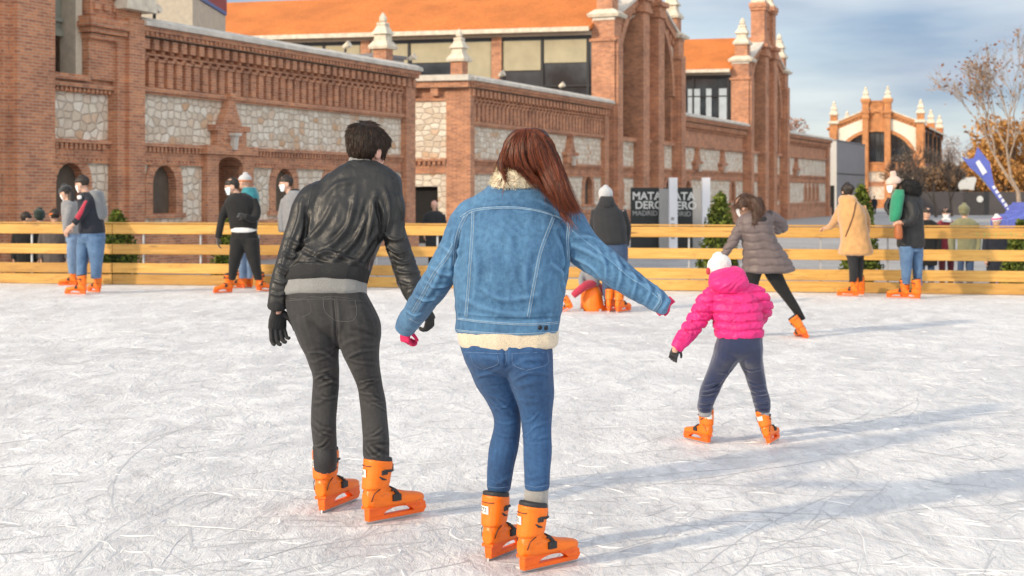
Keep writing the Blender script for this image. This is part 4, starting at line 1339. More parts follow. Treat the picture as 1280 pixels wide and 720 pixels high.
ln = [[(405, 371), (424, 371.5), (444, 374)], [(404, 371), (406, 388), (417, 399), (426, 402)], [(444, 374), (446, 392), (440, 401), (426, 402)], [(362, 373), (374, 374), (384, 372)], [(384, 372), (389, 385), (387, 392), (378, 396)],
      [(386, 371), (400, 372), (419, 374)], [(418, 375), (420, 395), (421, 420)], [(357, 376), (400, 374), (459, 377)]]
part(man, 'jeans_seam', stitch_mesh(None, [(jt_, l) for l in ln], .0016, .0004).mesh('s'), simple('black_denim_seam', (.085, .083, .082), .8))
for u, v, dy, w_ in ((406, 560, .07, 15), (470, 573, -.06, 16)):
    part(man, 'boot_liner', fuse([limb(Y0, [(u, v-4, dy, w_-1), (u, v+2, dy, w_), (u+.5, v+14, dy, w_), (u+.5, v+26, dy+.02, w_-1), (u+.5, v+29, dy+.02, w_-3)], 3)], .005, 2), RUBBER)
skate(man, 404, 641, 24, 1.03, 0, -4, 0, '258')
skate(man, 461, 655, 48, 1.03, 0, 0, 0, '251')
part(man, 'glove', fuse(hand_tubes(W(347, 387, Y0-.02), (-.03, .1, -1), (-.5, .85, 0), .205, -1, (24, 36, 28)), .0036, 3), GLOVEB)
part(man, 'glove', fuse(hand_tubes(W(527, 380, Y0-.2), (.5, .05, -.85), (.75, -.45, .4), .18, 1, (35, 45, 40)), .0036, 3), GLOVEB)
# hair
R3 = hd.M.to_3x3()
hm = fuse([hd.cap(.40, 1.09, -.045, 1.035), [hd.ring(z, s_, dx) for z, s_, dx in ((.22, .80, -.11), (.28, .92, -.10), (.34, 1.0, -.085), (.42, 1.05, -.06), (.5, 1.07, -.05))],
           [hd.ring(z, s_, dx) for z, s_, dx in ((.60, .9, .08), (.7, 1.04, .07), (.8, 1.06, .04), (.9, 1.0, 0))]], .006, 4)
wrinkle(hm, (), .006, 20, 2, (1, 1, .5), .003, 40)
hair = part(man, 'hair', hm, HAIRBB)
hw = hm.copy(); hw.transform(Matrix.Translation(man.location)); hw.update()
crown = hd.M @ Vector((-.18*hd.h, 0, 1.02*hd.h))
def mflow(c, n):
    d = (c-crown); return (d.normalized()+Vector((.12, 0, -.6))).normalized()
strands('hair_strand', hair, fur_curves(hw, 6500, .027, 3, 1.3, .10, mflow, 4, None, .07), .0011, HAIRB)

# ------------------------------------------------------------ the woman in denim
Y0 = 5.82
BLUED = denim('blue_denim_jacket', (.015, .066, .155), (.070, .180, .318), .35)
BLUEJ = denim('blue_jeans', (.008, .038, .115), (.024, .088, .215), .2)
STITCH = simple('pale_stitching', (.33, .42, .50), .8, .25, 60)
CREAMW = rib_mat('cream_knit', (.72, .60, .44, 1), 90)
FLEECE = simple('cream_fleece', (.72, .62, .46), .95, .2, 30, .6, 60)
SOCK = rib_mat('grey_sock', (.36, .34, .32, 1), 150)
PINKG = simple('pink_glove', (.60, .02, .10), .85, .15, 60, .3, 150)
HAIRR = hair_mat('auburn_hair', (.020, .006, .004), (.16, .038, .014), .36)
HAIRRB = simple('auburn_base', (.05, .014, .008), .6)
wom = thing('person', 'woman with long auburn hair in a blue denim jacket, arms held out', 'person', (W(640, 690, 5.85).x, 5.85, 0))
hd = Head(660, 200, Y0+.03, .235, yaw=12, pitch=10)
bt = hd.skull(); bt.append(hd.neck(650, 236, Y0+.05, .05))
bt.append(rows(Y0, [(242, 610, 684, .06, 18), (262, 588, 700, .05, 26), (300, 584, 696, .02, 32), (350, 584, 690, 0, 30), (400, 582, 686, 0, 30), (435, 588, 680, 0, 30), (445, 600, 670, 0, 20)]))
bt.append(limb(Y0, [(600, 270, .05, 16), (568, 318, .03, 13), (544, 355, .1, 11), (509, 404, .42, 7)]))
bt.append(limb(Y0, [(695, 272, .05, 16), (735, 310, .02, 13), (770, 342, -.05, 11), (826, 377, -.15, 7)]))
bt.append(limb(Y0, [(610, 446, .03, 20), (620, 485, .09, 14), (632, 511, .13, 11), (634, 533, .14, 11), (629, 560, .12, 10), (624, 600, .14, 8.5), (622, 640, .16, 8), (624, 660, .18, 8)]))
bt.append(limb(Y0, [(660, 446, -.02, 20), (667, 490, .02, 15), (670, 520, .05, 12), (671, 545, .03, 12), (671, 585, -.02, 10), (671, 610, -.04, 9), (670, 650, -.05, 8), (673, 680, -.03, 8)]))
part(wom, 'body', fuse(bt, .0065, 2), SKIN)
jt = [rows(Y0, [(231, 613, 681, .05, 20, -.1), (238, 604, 692, .05, 27), (248, 590, 704, .05, 34), (262, 578, 714, .05, 39), (290, 570, 713, .02, 44), (330, 567, 711, 0, 46), (370, 568, 706, 0, 44), (398, 569, 700, 0, 42), (413, 569.5, 698.5, 0, 41), (416, 574, 694, 0, 38)]),
      limb(Y0, [(604, 262, .05, 20, 24), (588, 276, .05, 24, 28), (568, 314, .03, 20.5, 24), (546, 352, .08, 18.5, 20), (523, 385, .28, 15.5, 17), (508, 407, .44, 13, 14), (504, 414, .46, 11, 12)]),
      limb(Y0, [(690, 262, .05, 20, 24), (706, 280, .04, 25, 28), (730, 311, .02, 22.5, 25), (762, 335, -.04, 19.5, 21), (794, 358, -.1, 17, 18), (820, 375, -.14, 13.5, 14), (834, 384, -.16, 10, 11)])]
jm = fuse(jt, .0058, 3)
fo = []
for pl, h_, w_ in [
    ([(722, 295), (742, 300), (760, 312)], .010, .010), ([(716, 306), (738, 316), (756, 328)], .010, .010), ([(716, 320), (736, 330), (752, 346)], .011, .010), ([(745, 310), (756, 328), (757, 350)], .008, .009),
    ([(768, 318), (776, 340), (772, 362)], .009, .010), ([(786, 336), (795, 350), (790, 374)], .008, .009), ([(806, 348), (812, 364), (806, 380)], .008, .009), ([(820, 358), (826, 372), (818, 386)], .007, .008), ([(760, 320), (790, 345), (820, 366)], .006, .010),
    ([(700, 290), (706, 310), (708, 330), (704, 350)], -.018, .012), ([(690, 330), (702, 342), (706, 364)], .010, .010), ([(574, 290), (570, 315), (568, 340)], -.018, .011),
    ([(552, 306), (566, 316), (578, 312)], .009, .010), ([(540, 334), (556, 342), (568, 340)], .010, .010), ([(532, 352), (546, 358), (560, 356)], .010, .009), ([(520, 370), (534, 374), (546, 372)], .009, .009), ([(508, 388), (520, 392), (530, 390)], .008, .008),
    ([(560, 312), (546, 350), (520, 392)], .006, .010), ([(578, 372), (604, 384), (640, 392), (680, 388)], .007, .013), ([(600, 360), (630, 374), (672, 370)], .006, .012), ([(590, 300), (596, 340), (590, 380)], .005, .014), ([(660, 320), (656, 350), (662, 385)], .006, .014),
    ([(640, 280), (636, 310), (640, 345)], .004, .018), ([(610, 300), (616, 330), (612, 360)], .004, .016), ([(588, 250), (606, 256), (640, 252)], .004, .012), ([(676, 252), (694, 262), (708, 280)], .006, .010), ([(566, 392), (600, 397), (650, 399), (698, 396)], -.007, .006)]:
    fo.append((pl, h_, w_))
wrinkle(jm, fo, .006, 8, 6, (1, 1, .8), .0035, 20)
jacket = part(wom, 'jacket', jm, BLUED); jtree = wtree(jacket)
seams = [[(575, 271), (589, 262.5), (612, 259), (641, 258.5), (669, 262), (693, 269), (704, 275)], [(590, 263), (589, 290), (587, 320), (584, 360), (581, 396)], [(691, 270), (683, 290), (674, 315), (668, 345), (663, 372), (659, 396)],
         [(704, 262), (709, 280), (708, 300), (710, 326)], [(582, 266), (573, 285), (568, 305), (566, 332)], [(569, 397), (600, 401), (640, 404), (675, 404), (699, 402)], [(570, 412), (600, 415), (640, 417), (675, 416), (698, 414)],
         [(715, 288), (735, 304), (762, 325), (785, 345), (804, 357), (822, 372)], [(566, 304), (556, 322), (542, 340), (528, 366), (514, 390)], [(512, 398), (520, 402), (528, 402)], [(822, 366), (824, 376), (816, 388)], [(612, 234), (640, 233), (680, 234)]]
dbl = []
for l in seams:
    dbl.append((jtree, l)); dbl.append((jtree, [(u+2.6, v+2.0) for u, v in l]))
part(wom, 'stitching', stitch_mesh(None, dbl, .0011, .0006, 10).mesh('s'), STITCH)
part(wom, 'jacket_seam', stitch_mesh(None, [(jtree, [(u+1.3, v+1.0) for u, v in l]) for l in seams], .0034, -.0012, 10).mesh('s'), BLUED)
for u, v in ((675, 409.5), (682.5, 410)):
    p, n = cast(jtree, u, v); m = MB(); m.lathe([(.001, -.003), (.0085, -.002), (.0095, .002), (.006, .004), (.001, .004)], 0, 0, 10)
    me = m.mesh('button'); me.transform(Matrix.Translation(p) @ n.to_track_quat('Z', 'Y').to_matrix().to_4x4()); part(wom, 'button', me, simple('dark_metal_button', (.03, .03, .035), .35, Metallic=.7))
sw = fuse([rows(Y0, [(404, 573, 697, 0, 39), (418, 571.5, 698.5, 0, 42, -.05), (427, 573, 698, 0, 42, -.08), (431, 575, 696, 0, 41, -.08), (433, 580, 690, 0, 37, -.08)], 3)], .005, 2)
wrinkle(sw, (), .006, 9, 2, (1, 1, .4)); part(wom, 'sweater_hem', sw, CREAMW)
cm = fuse([rows(Y0, [(206, 628, 684, .03, 22, -.2), (213, 622, 686, .04, 27, -.2), (224, 616, 684, .05, 30, -.15), (233, 612, 682, .05, 26, -.1), (236, 616, 678, .05, 22)], 3)], .005, 2)
wrinkle(cm, (), .007, 26, 2); col_ = part(wom, 'fleece_collar', cm, FLEECE)
cw_ = cm.copy(); cw_.transform(Matrix.Translation(wom.location)); cw_.update()
zc = W(640, 217, Y0).z
strands('fleece', col_, fur_curves(cw_, 2600, .014, 5, .3, 1.1, None, 4, None, 1.0), .0013, hair_mat('cream_fleece_loop', (.55, .44, .28), (.80, .70, .52), .9))
strands('fur_edge', col_, fur_curves(cw_, 1500, .02, 9, .2, .9, lambda c, n: Vector((0, 0, 1)), 4, lambda c, n: c.z > zc+.008, 1.0), .0012, hair_mat('mottled_fur_edge', (.10, .055, .015), (.66, .45, .13), .9))
# jeans, socks, skates
tm = fuse([rows(Y0, [(418, 575, 692, 0, 39), (432, 575, 690, 0, 42), (446, 579.5, 691, -.01, 42), (458, 587, 689, .01, 36), (468, 600, 682, .03, 24)]),
           leg(Y0, [(430, 577, 632, .01, 40), (448, 580, 636, .02, 40), (465, 587, 640, .05, 34), (485, 596, 645, .09, 27), (511, 613, 650, .13, 22), (533, 617.5, 651.5, .14, 20), (560, 611, 648, .12, 20), (585, 609, 643, .12, 18), (611, 609, 638.5, .14, 16), (613, 612, 636, .14, 13)]),
           leg(Y0, [(430, 622, 690, 0, 40), (450, 627, 691.5, -.02, 41), (470, 633, 692, -.01, 35), (490, 641, 693, .02, 28), (511, 648, 691.5, .05, 23), (531, 651.5, 689.5, .05, 21), (556, 653.5, 690, .02, 21), (585, 655, 688.5, -.02, 19), (609, 655.5, 687, -.04, 17), (612, 658, 684, -.04, 14)])], .0055, 6)
fo = []
bunch(fo, lambda v: (614, 652), 505, 545, 7, .004, .006, rr); bunch(fo, lambda v: (649, 692), 508, 552, 8, .004, .006, rr)
bunch(fo, lambda v: (609, 640), 585, 610, 3, .003, .006, rr); bunch(fo, lambda v: (655, 688), 580, 608, 4, .003, .006, rr)
bunch(fo, lambda v: (590, 640), 450, 500, 4, .003, .010, rr); bunch(fo, lambda v: (636, 692), 445, 500, 5, .003, .010, rr)
fo += [([(630, 456), (618, 448), (600, 446)], .005, .010), ([(634, 462), (656, 450), (686, 448)], .005, .010), ([(640, 476), (660, 466), (690, 468)], .004, .008), ([(624, 470), (612, 466), (594, 472)], .004, .008), ([(632, 432), (632, 445), (632, 458)], -.007, .008)]
wrinkle(tm, fo, .0025, 12, 4)
jeans = part(wom, 'jeans', tm, BLUEJ); jt_ = wtree(jeans)
ln = [[(632, 437), (633, 446), (632, 456)], [(576, 440), (600, 441), (632, 442), (690, 440)], [(640, 442), (642, 456), (658, 463)], [(684, 440), (684, 455), (658, 463)], [(588, 444), (593, 456), (604, 462)], [(622, 444), (622, 455), (604, 462)],
      [(609, 608), (622, 610), (638, 608)], [(656, 606), (670, 609), (687, 606)]]
THR = simple('jeans_thread', (.10, .17, .30), .8, .2, 80)
for l in ln: part(wom, 'jeans_seam', stitch_mesh(None, [(jt_, l)], .0014, .0004).mesh('s'), THR)
for sp in ([(624, 606, .14, 13.5), (623, 612, .15, 13.6), (622.5, 622, .16, 13.6), (622.5, 628, .16, 13)], [(671, 604, -.04, 14.5), (671, 612, -.04, 15), (670, 622, -.04, 15.2), (670.5, 632, -.03, 15), (671, 638, -.03, 14)]):
    part(wom, 'sock', fuse([limb(Y0, sp, 3)], .005, 1), SOCK)
skate(wom, 612, 701, 32, .93, 0, 0, 0, '272')
skate(wom, 655, 716, 50, .93, 0, 0, 0, '221')
part(wom, 'glove', fuse(hand_tubes(W(506, 409, Y0+.46), (.02, .1, -1), (-.6, -.7, 0), .135, 1, (40, 60, 50)), .0035, 2), PINKG)
part(wom, 'glove', fuse(hand_tubes(W(835, 379, Y0-.15), (-.6, .1, -.6), (.5, -.7, .3), .105, 1, (50, 70, 60)), .0035, 2), PINKG)
# hair
hm = fuse([rows(Y0, [(161.5, 651, 670, .03, 10), (164, 644, 680, .03, 18), (170, 637, 685, .03, 26), (180, 631.5, 690, .03, 34), (191, 628, 695, .03, 37), (201, 627, 698, .03, 36), (208, 631, 700, .03, 34), (213, 642, 700, .03, 28)], 3),
           limb(Y0, [(678, 200, .0, 18, 26), (688, 216, -.03, 15.5, 20), (695, 231, -.08, 14, 14), (703, 246, -.1, 12, 10), (709, 258, -.11, 11, 6), (712, 263, -.11, 8, 4)]),
           limb(Y0, [(631, 194, .02, 5, 9), (628, 207, .0, 4, 6), (630, 219, -.03, 2.6, 3), (632, 226, -.04, 1.2, 1.5)])], .0055, 3)
wrinkle(hm, (), .005, 14, 2, (1, 1, .2), .006, 26)
hair = part(wom, 'hair', hm, HAIRRB); htree = wtree(hair); jt2 = wtree(col_)
rg = np.random.default_rng(11)
KEY = [(0.0, [(646, 164), (634, 178), (628, 194), (626, 208), (629, 220), (632, 230)]), (.14, [(650, 162), (639, 176), (634, 192), (634, 205), (640, 214), (650, 221)]), (.32, [(655, 161.5), (650, 178), (650, 196), (657, 212), (672, 226), (686, 243)]),
       (.55, [(660, 161), (664, 178), (668, 198), (678, 220), (690, 240), (700, 259)]), (.8, [(667, 162), (680, 177), (689, 198), (696, 219), (703, 242), (714, 263)]), (1.0, [(673, 163), (689, 177), (697, 197), (705, 217), (714, 240), (725, 266)])]
ks = np.array([k[0] for k in KEY]); kp = np.array([k[1] for k in KEY], float)
cs = []
CL = [(rg.normal(0, 1.6), rg.random()**2*.022, rg.normal(0, 1.4)) for _ in range(90)]
for i in range(3800):
    a = rg.random(); j = min(int(np.searchsorted(ks, a, 'right'))-1, len(ks)-2); f = (a-ks[j])/(ks[j+1]-ks[j])
    pl = kp[j]*(1-f)+kp[j+1]*f
    wav = rg.normal(0, 1.3, (6, 2)); wav[0] *= .6; wav[-1] *= 2.6
    ci = CL[int(a*89.9)]; pl = pl+wav; q_ = np.linspace(0, 1, 6); pl[:, 0] += ci[0]*q_+ci[2]*np.sin(q_*5+ci[2]*3)*q_
    t0 = rg.random()*.35 if rg.random() < .5 else 0
    t1 = 1-.35*rg.random()**2 if a > .2 else 1-.4*rg.random()
    path = cat_rom(pl, 4); n_ = len(path); path = path[int(t0*n_):max(int(t0*n_)+4, int(t1*n_)+1)]
    off = .001+.005*rg.random()+ci[1]; last = None; pts = []
    for q, (u, v) in enumerate(path):
        p, n = cast(htree, u, v)
        Yp = p.y if p is not None else None
        if Yp is None:
            Yp = last if last is not None else None
        elif last is not None: Yp = .6*Yp+.4*last
        if Yp is None: continue
        pts.append(W(u, v, Yp-off)); last = Yp
    if len(pts) > 3: cs.append(pts)
strands('hair_strand', hair, cs, .0011, HAIRR)
fly = []
for i in range(170):
    a = rg.random(); a = a if a < .15 or a > .8 else .85+.15*rg.random()
    j = min(int(np.searchsorted(ks, a, 'right'))-1, len(ks)-2); f = (a-ks[j])/(ks[j+1]-ks[j]); pl = kp[j]*(1-f)+kp[j+1]*f
    o_ = rg.normal(0, 1)*2.2; sg_ = -1 if a < .3 else 1
    q_ = np.linspace(0, 1, 6); pl[:, 0] += sg_*abs(o_)*q_**1.2*1.6; pl[:, 1] += rg.normal(0, 2.0)*q_
    b0 = rg.random()*.5; path = cat_rom(pl, 4); path = path[int(b0*len(path)):]
    fly.append([W(u, v, Y0+.0-.09*min(1, max(0, (v-195)/50))+rg.normal(0, .01)) for u, v in path])
strands('loose_strand', hair, fly, .0006, HAIRR)
hw = hm.copy(); hw.transform(Matrix.Translation(wom.location)); hw.update()
strands('hair_strand', hair, fur_curves(hw, 1500, .09, 8, 1.0, .12, lambda c, n: Vector((.25, 0, -1)), 5, lambda c, n: n.y > -.2 and n.z < .35 and c.z < W(660, 185, Y0).z, .08), .0012, HAIRR)
# ------------------------------------------------------------ the child in pink
def puffer_mat(name, col, sc=1.0, rough=.58):
    t = NT(name); c = t.co()
    n1 = t.noise(c, 14, 5, .6, .5); n2 = t.noise(c, 60, 4, .6)
    k = t.ramp(n1, [(.3, tuple(x*.8 for x in col)), (.7, tuple(min(1, x*1.1) for x in col))])
    return t.done(k, rough, t.bump(t.math('ADD', n1, t.math('MULTIPLY', n2, .4)), .3, .012), Sheen_Weight=.06)
def quilt(me, zs, depth, wd, along=None, wob=.014):
    """quilted rows: pinch the skin along horizontal stitch lines"""
    P, N = get_co(me); D = np.zeros(len(P))
    for i, p in enumerate(P):
        z = p[2]+wob*noise.noise((p[0]*9, p[1]*9, p[2]*3))
        d = np.min(np.abs(np.array(zs)-z)) if along is None else along(p)
        D[i] = -depth*math.exp(-(d/wd)**2)
    me.vertices.foreach_set('co', (P+N*D[:, None]).ravel()); me.update()
PINK = puffer_mat('pink_puffer', (.72, .016, .19))
NAVY = cloth('navy_sweatpants', (.013, .022, .068), .9, .2, 14, 0, .3, .5)
WHITEK = rib_mat('white_knit', (.78, .77, .75, 1), 90)
GREYCUFF = rib_mat('grey_cuff', (.30, .31, .34, 1), 120)
Y0 = 8.62
kid = thing('person', 'child in a pink puffer jacket, white hat and navy trousers skating away', 'person', (W(915, 553, 8.65).x, 8.65, 0))
hd = Head(900, 338, Y0+.14, .19, yaw=-12, pitch=28)
bt = hd.skull(); bt.append(hd.neck(911, 362, Y0+.1, .04))
bt.append(rows(Y0, [(368, 896, 940, .08, 14), (390, 900, 944, .04, 18), (415, 902, 946, 0, 20), (435, 902, 948, 0, 20)]))
bt.append(limb(Y0, [(898, 366, .08, 10), (876, 395, .02, 8), (847, 432, -.05, 5), (844, 440, -.05, 5)]))
bt.append(limb(Y0, [(938, 366, .08, 10), (954, 380, .12, 8), (950, 396, .3, 6), (938, 404, .4, 5)]))
bt.append(limb(Y0, [(912, 432, 0, 11), (894, 475, .06, 9), (882, 505, .04, 6), (880, 519, .05, 5)]))
bt.append(limb(Y0, [(936, 432, 0, 11), (944, 475, .06, 9), (952, 505, .04, 6), (954, 519, .05, 5)]))
part(kid, 'body', fuse(bt, .0065, 2), SKIN)
jm = fuse([rows(Y0, [(352, 895, 934, .1, 14), (360, 888, 942, .09, 20), (375, 886, 950, .06, 25), (395, 890, 953, .03, 27), (410, 892, 954, .01, 27), (419, 894, 954, 0, 26), (423, 899, 950, 0, 22)]),
           limb(Y0, [(904, 368, .08, 13, 16), (888, 375, .06, 15), (874, 396, .02, 13), (860, 416, -.03, 11), (848, 431, -.06, 8.5), (845, 435, -.06, 7)]),
           limb(Y0, [(932, 366, .08, 13, 16), (946, 372, .08, 14), (954, 382, .12, 11.5, 13), (952, 394, .24, 10), (942, 402, .36, 8)])], .0055, 4)
zz = [W(900, v, Y0).z for v in (366, 378, 390, 401, 411)]
quilt(jm, zz, .012, .008)
fo = [([(866+8*i-48, 420-11*i), (872+8*i-48, 428-11*i-8)], -.004, .004) for i in range(1)]
for i in range(5):
    u, v = 852+i*8, 426-i*11
    fo.append(([(u-9, v-8), (u, v), (u+9, v+6)], -.009, .007))
wrinkle(jm, fo, .006, 20, 2, (1, 1, 1), .005, 38)
jk = part(kid, 'jacket', jm, PINK)
hm = fuse([rows(Y0, [(333, 901, 921, .11, 10, -.1), (337, 893, 929, .10, 16, -.1), (345, 887, 934, .07, 20, -.1), (353, 885, 936, .05, 21), (360, 887, 936, .05, 20), (366, 894, 930, .05, 16)])], .005, 3)
wrinkle(hm, [([(890, 350), (905, 344), (918, 338)], .006, .008), ([(900, 362), (915, 352), (926, 342)], .006, .008), ([(914, 364), (922, 354), (930, 348)], -.006, .008)], .004, 24, 3)
part(kid, 'hood', hm, PINK)
hb = fuse([[r for r in hd.cap(.30, 1.13, 0, 1.1)], [hd.ring(.28, 1.17), hd.ring(.34, 1.2), hd.ring(.40, 1.17)]], .005, 3)
wrinkle(hb, (), .003, 40, 2); part(kid, 'knit_hat', hb, WHITEK)
m = fuse([ball(W(885.5, 339, Y0+.13), .024, (.6, 1, 1))], .004, 1); part(kid, 'ear_flap', m, simple('red_trim_knit', (.45, .04, .06), .9))
tm = fuse([rows(Y0, [(414, 898, 953, 0, 24), (424, 896, 953, 0, 26), (438, 893, 953, -.01, 26), (447, 900, 948, 0, 19), (452, 910, 938, .02, 10)]),
           rows(Y0, [(432, 894, 926, 0, 24), (448, 890, 925, .01, 25), (464, 884, 914, .05, 19), (479, 878, 904, .07, 16), (490, 874, 899, .06, 16), (500, 873, 894, .03, 14), (508, 872, 891, .04, 13.5), (515, 873, 890, .05, 11.5)]),
           rows(Y0, [(432, 924, 953, 0, 24), (448, 923, 953.5, .01, 25), (464, 929, 955, .05, 19), (479, 934.5, 957.5, .07, 16), (490, 938, 960, .06, 16), (500, 941, 963, .03, 14), (508, 943, 963, .04, 13.5), (515, 945, 962, .05, 11.5)])], .0055, 6)
fo = []
for v in (480, 487.5, 493, 501, 507):
    fo.append(([(870, v+1), (884, v+3), (900, v-3)], .010, .0065)); fo.append(([(936, v-2), (948, v+3), (965, v)], .010, .0065))
fo += [([(922, 458), (910, 466), (898, 466)], .004, .009), ([(926, 458), (938, 464), (950, 462)], .004, .009), ([(896, 478), (886, 484), (874, 484)], .008, .006), ([(918, 452), (906, 470), (896, 484)], .005, .008)]
wrinkle(tm, fo, .004, 16, 5); part(kid, 'trousers', tm, NAVY)
part(kid, 'trouser_cuff', fuse([rows(Y0, [(511, 874, 890, .05, 11), (515, 873, 890, .05, 11.5), (519, 873.5, 889.5, .05, 11), (521, 876, 887, .05, 8)], 3)], .004, 1), GREYCUFF)
part(kid, 'trouser_cuff', fuse([rows(Y0, [(511, 945, 961, .05, 11), (515, 945, 962, .05, 11.5), (519, 945, 962, .05, 11), (521, 948, 959, .05, 8)], 3)], .004, 1), GREYCUFF)
skate(kid, 885, 555, -32, .72, 0, 5, 0, None, zs=.88)
skate(kid, 962, 556, 25, .72, 0, -16, 0, None, zs=.88)
part(kid, 'glove', fuse(hand_tubes(W(846, 433, Y0-.06), (-.35, .05, -1), (-.2, -.9, .1), .13, 1, (25, 40, 35)), .0032, 2), simple('patterned_black_glove', (.03, .03, .032), .8, .9, 40))
# ------------------------------------------------------------ people farther off
def gY(v, lift=0.0): return (EYE-lift)*F/(v-HZ)
VX = .0115
HAIRK = simple('dark_hair', (.022, .014, .010), .55, .3, 60, .5, 120)
HAIRM = simple('brown_hair', (.055, .026, .015), .5, .35, 60, .5, 120)
NAVYJ = cloth('navy_jacket', (.011, .014, .024), .85, .25, 8, 0, .15, .08)
BLACKC = cloth('black_cloth', (.008, .008, .009), .9, .25, 8, 0, .15, .06)
CHAR = cloth('charcoal_cloth', (.016, .017, .020), .85, .2, 8, 0, .15, .08)
GREYC = cloth('grey_wool', (.22, .22, .23), .9, .15, 14)
REDC = cloth('red_cloth', (.40, .02, .05), .8)
DKRED = cloth('dark_red_coat', (.22, .018, .028), .8)
TEAL = cloth('teal_cloth', (.02, .20, .24), .8)
GREENC = cloth('green_cloth', (.015, .23, .12), .8)
OLIVE = cloth('olive_coat', (.20, .19, .10), .85)
CAMEL = cloth('camel_wool', (.56, .30, .115), .95, .12, 14, 0, .3, .6)
TAUPE = puffer_mat('taupe_puffer', (.14, .104, .10), 1, .55)
PARKA = puffer_mat('black_parka', (.010, .011, .013), 1, .6)
JEANS2 = denim('mid_blue_jeans', (.04, .09, .19), (.11, .20, .34), .2)
JEANS3 = denim('pale_blue_jeans', (.09, .15, .26), (.19, .28, .42), .2)
JEANSD = denim('dark_jeans', (.02, .04, .09), (.05, .09, .17), .2)
WHITEC = cloth('white_cloth', (.75, .74, .73), .85, .05)
PACK = cloth('grey_backpack', (.17, .18, .19), .8, .15, 10)
GREYB = rib_mat('grey_beanie', (.52, .53, .55, 1), 60)
BEIGEB = rib_mat('beige_beanie', (.72, .53, .44, 1), 60)
BLACKB = rib_mat('black_beanie', (.02, .02, .022, 1), 60)
FURB = simple('black_fur', (.012, .011, .011), .9, .3, 40)
SHOE = simple('dark_shoe', (.03, .028, .027), .6)

BODY = []
def P(par, name, tubes, mat, vox=VX, sm=3, wr=.004, sc=14, an=(1, 1, .8), seed=0):
    if name == 'body':                      # skin is closed last, inside the clothes
        BODY.append([par, [t for t in tubes if not isinstance(t, RL)], mat, vox, []]); return None
    if name in ('jacket', 'coat', 'sweater', 'parka', 'jeans', 'trousers', 'leggings') and BODY and BODY[-1][0] is par:
        BODY[-1][4] += [[(c_, a_*.74, b_*.74, e_) for c_, a_, b_, e_ in t] for t in tubes]
    me = fuse(tubes, vox, sm)
    if wr: wrinkle(me, (), wr, sc, seed, an)
    return part(par, name, me, mat)
def person(label, u, v, Y, group=None, z=0.0):
    p = W(u, v, Y); return thing('person', label, 'person', (p.x, Y, z), 0, group)

# --- backpacker at the left
Y = gY(367.5); p = person('person in a navy and red jacket with a grey backpack near the left fence', 112, 367, Y)
h = Head(102.5, 230, Y, .245, yaw=-80, pitch=12)
P(p, 'body', h.skull()+[h.neck(109, 245, Y, .055), rows(Y, [(246, 102, 118, 0, 9), (270, 102, 122, 0, 9), (292, 102, 128, 0, 10)]), limb(Y, [(110, 250, -.12, 4.5), (103, 266, -.2, 4), (91, 282, -.25, 3)])]+hand_tubes(W(90, 282, Y-.25), (-.7, 0, -.6), (0, -1, 0), .17, 1)+[limb(Y, [(118, 290, -.02, 8), (119, 320, -.02, 5), (120, 350, 0, 4)]), limb(Y, [(107, 290, .05, 8), (104, 320, .05, 5), (102, 350, .02, 4)])], SKIN, .009, 2, 0)
h.eyes(p)
P(p, 'cap', [h.cap(.62, 1.13, -.02, 1.07), [h.ring(z, 1.0, -.1) for z in (.36, .46, .56, .64)]], HAIRK, .009)
part(p, 'mask', h.mask(), MASKW)
P(p, 'jacket', [rows(Y, [(240, 103, 117, 0, 8), (246, 98, 123, 0, 14), (258, 98, 126, 0, 16), (275, 99, 129, 0, 16), (290, 99, 131, 0, 16), (293, 103, 127, 0, 12)]), limb(Y, [(112, 249, -.14, 6), (104, 265, -.22, 5.4), (92, 280, -.26, 4)])], NAVYJ, VX, 3, .006)
P(p, 'sleeve_stripe', [limb(Y, [(109, 252, -.17, 3.6, 5.2), (103, 264, -.235, 4.2, 4.6), (96, 274, -.265, 4, 4.2)])], REDC)
P(p, 'sleeve_patch', [limb(Y, [(99, 244.5, -.19, 2.8, 2), (99.5, 249, -.20, 2.8, 2)])], WHITEC, .008)
P(p, 'backpack', [rows(Y, [(238, 113, 124, .02, 9), (242, 112, 129, .02, 12), (258, 115, 132, .02, 13), (272, 116, 132, .02, 12), (275, 119, 129, .02, 9)]), rows(Y, [(258, 120, 133.5, .02, 9), (270, 121, 134, .02, 9)])], PACK)
P(p, 'jeans', [rows(Y, [(286, 101, 130, 0, 14), (296, 99, 131, 0, 15), (304, 101, 130, 0, 11)]), rows(Y, [(296, 107, 131, -.02, 14), (312, 110, 130, -.03, 12), (330, 113, 127.5, -.03, 9), (348, 114, 126, 0, 7)]), rows(Y, [(296, 98, 118, .05, 13), (312, 96, 113, .06, 11), (330, 96, 109, .05, 8.5), (349, 96, 107.5, .02, 7)])], JEANS2, .010, 4, .006)
skate(p, 106, 368.5, -82, 1.0, lite=True); skate(p, 124, 366, -48, 1.0, lite=True)

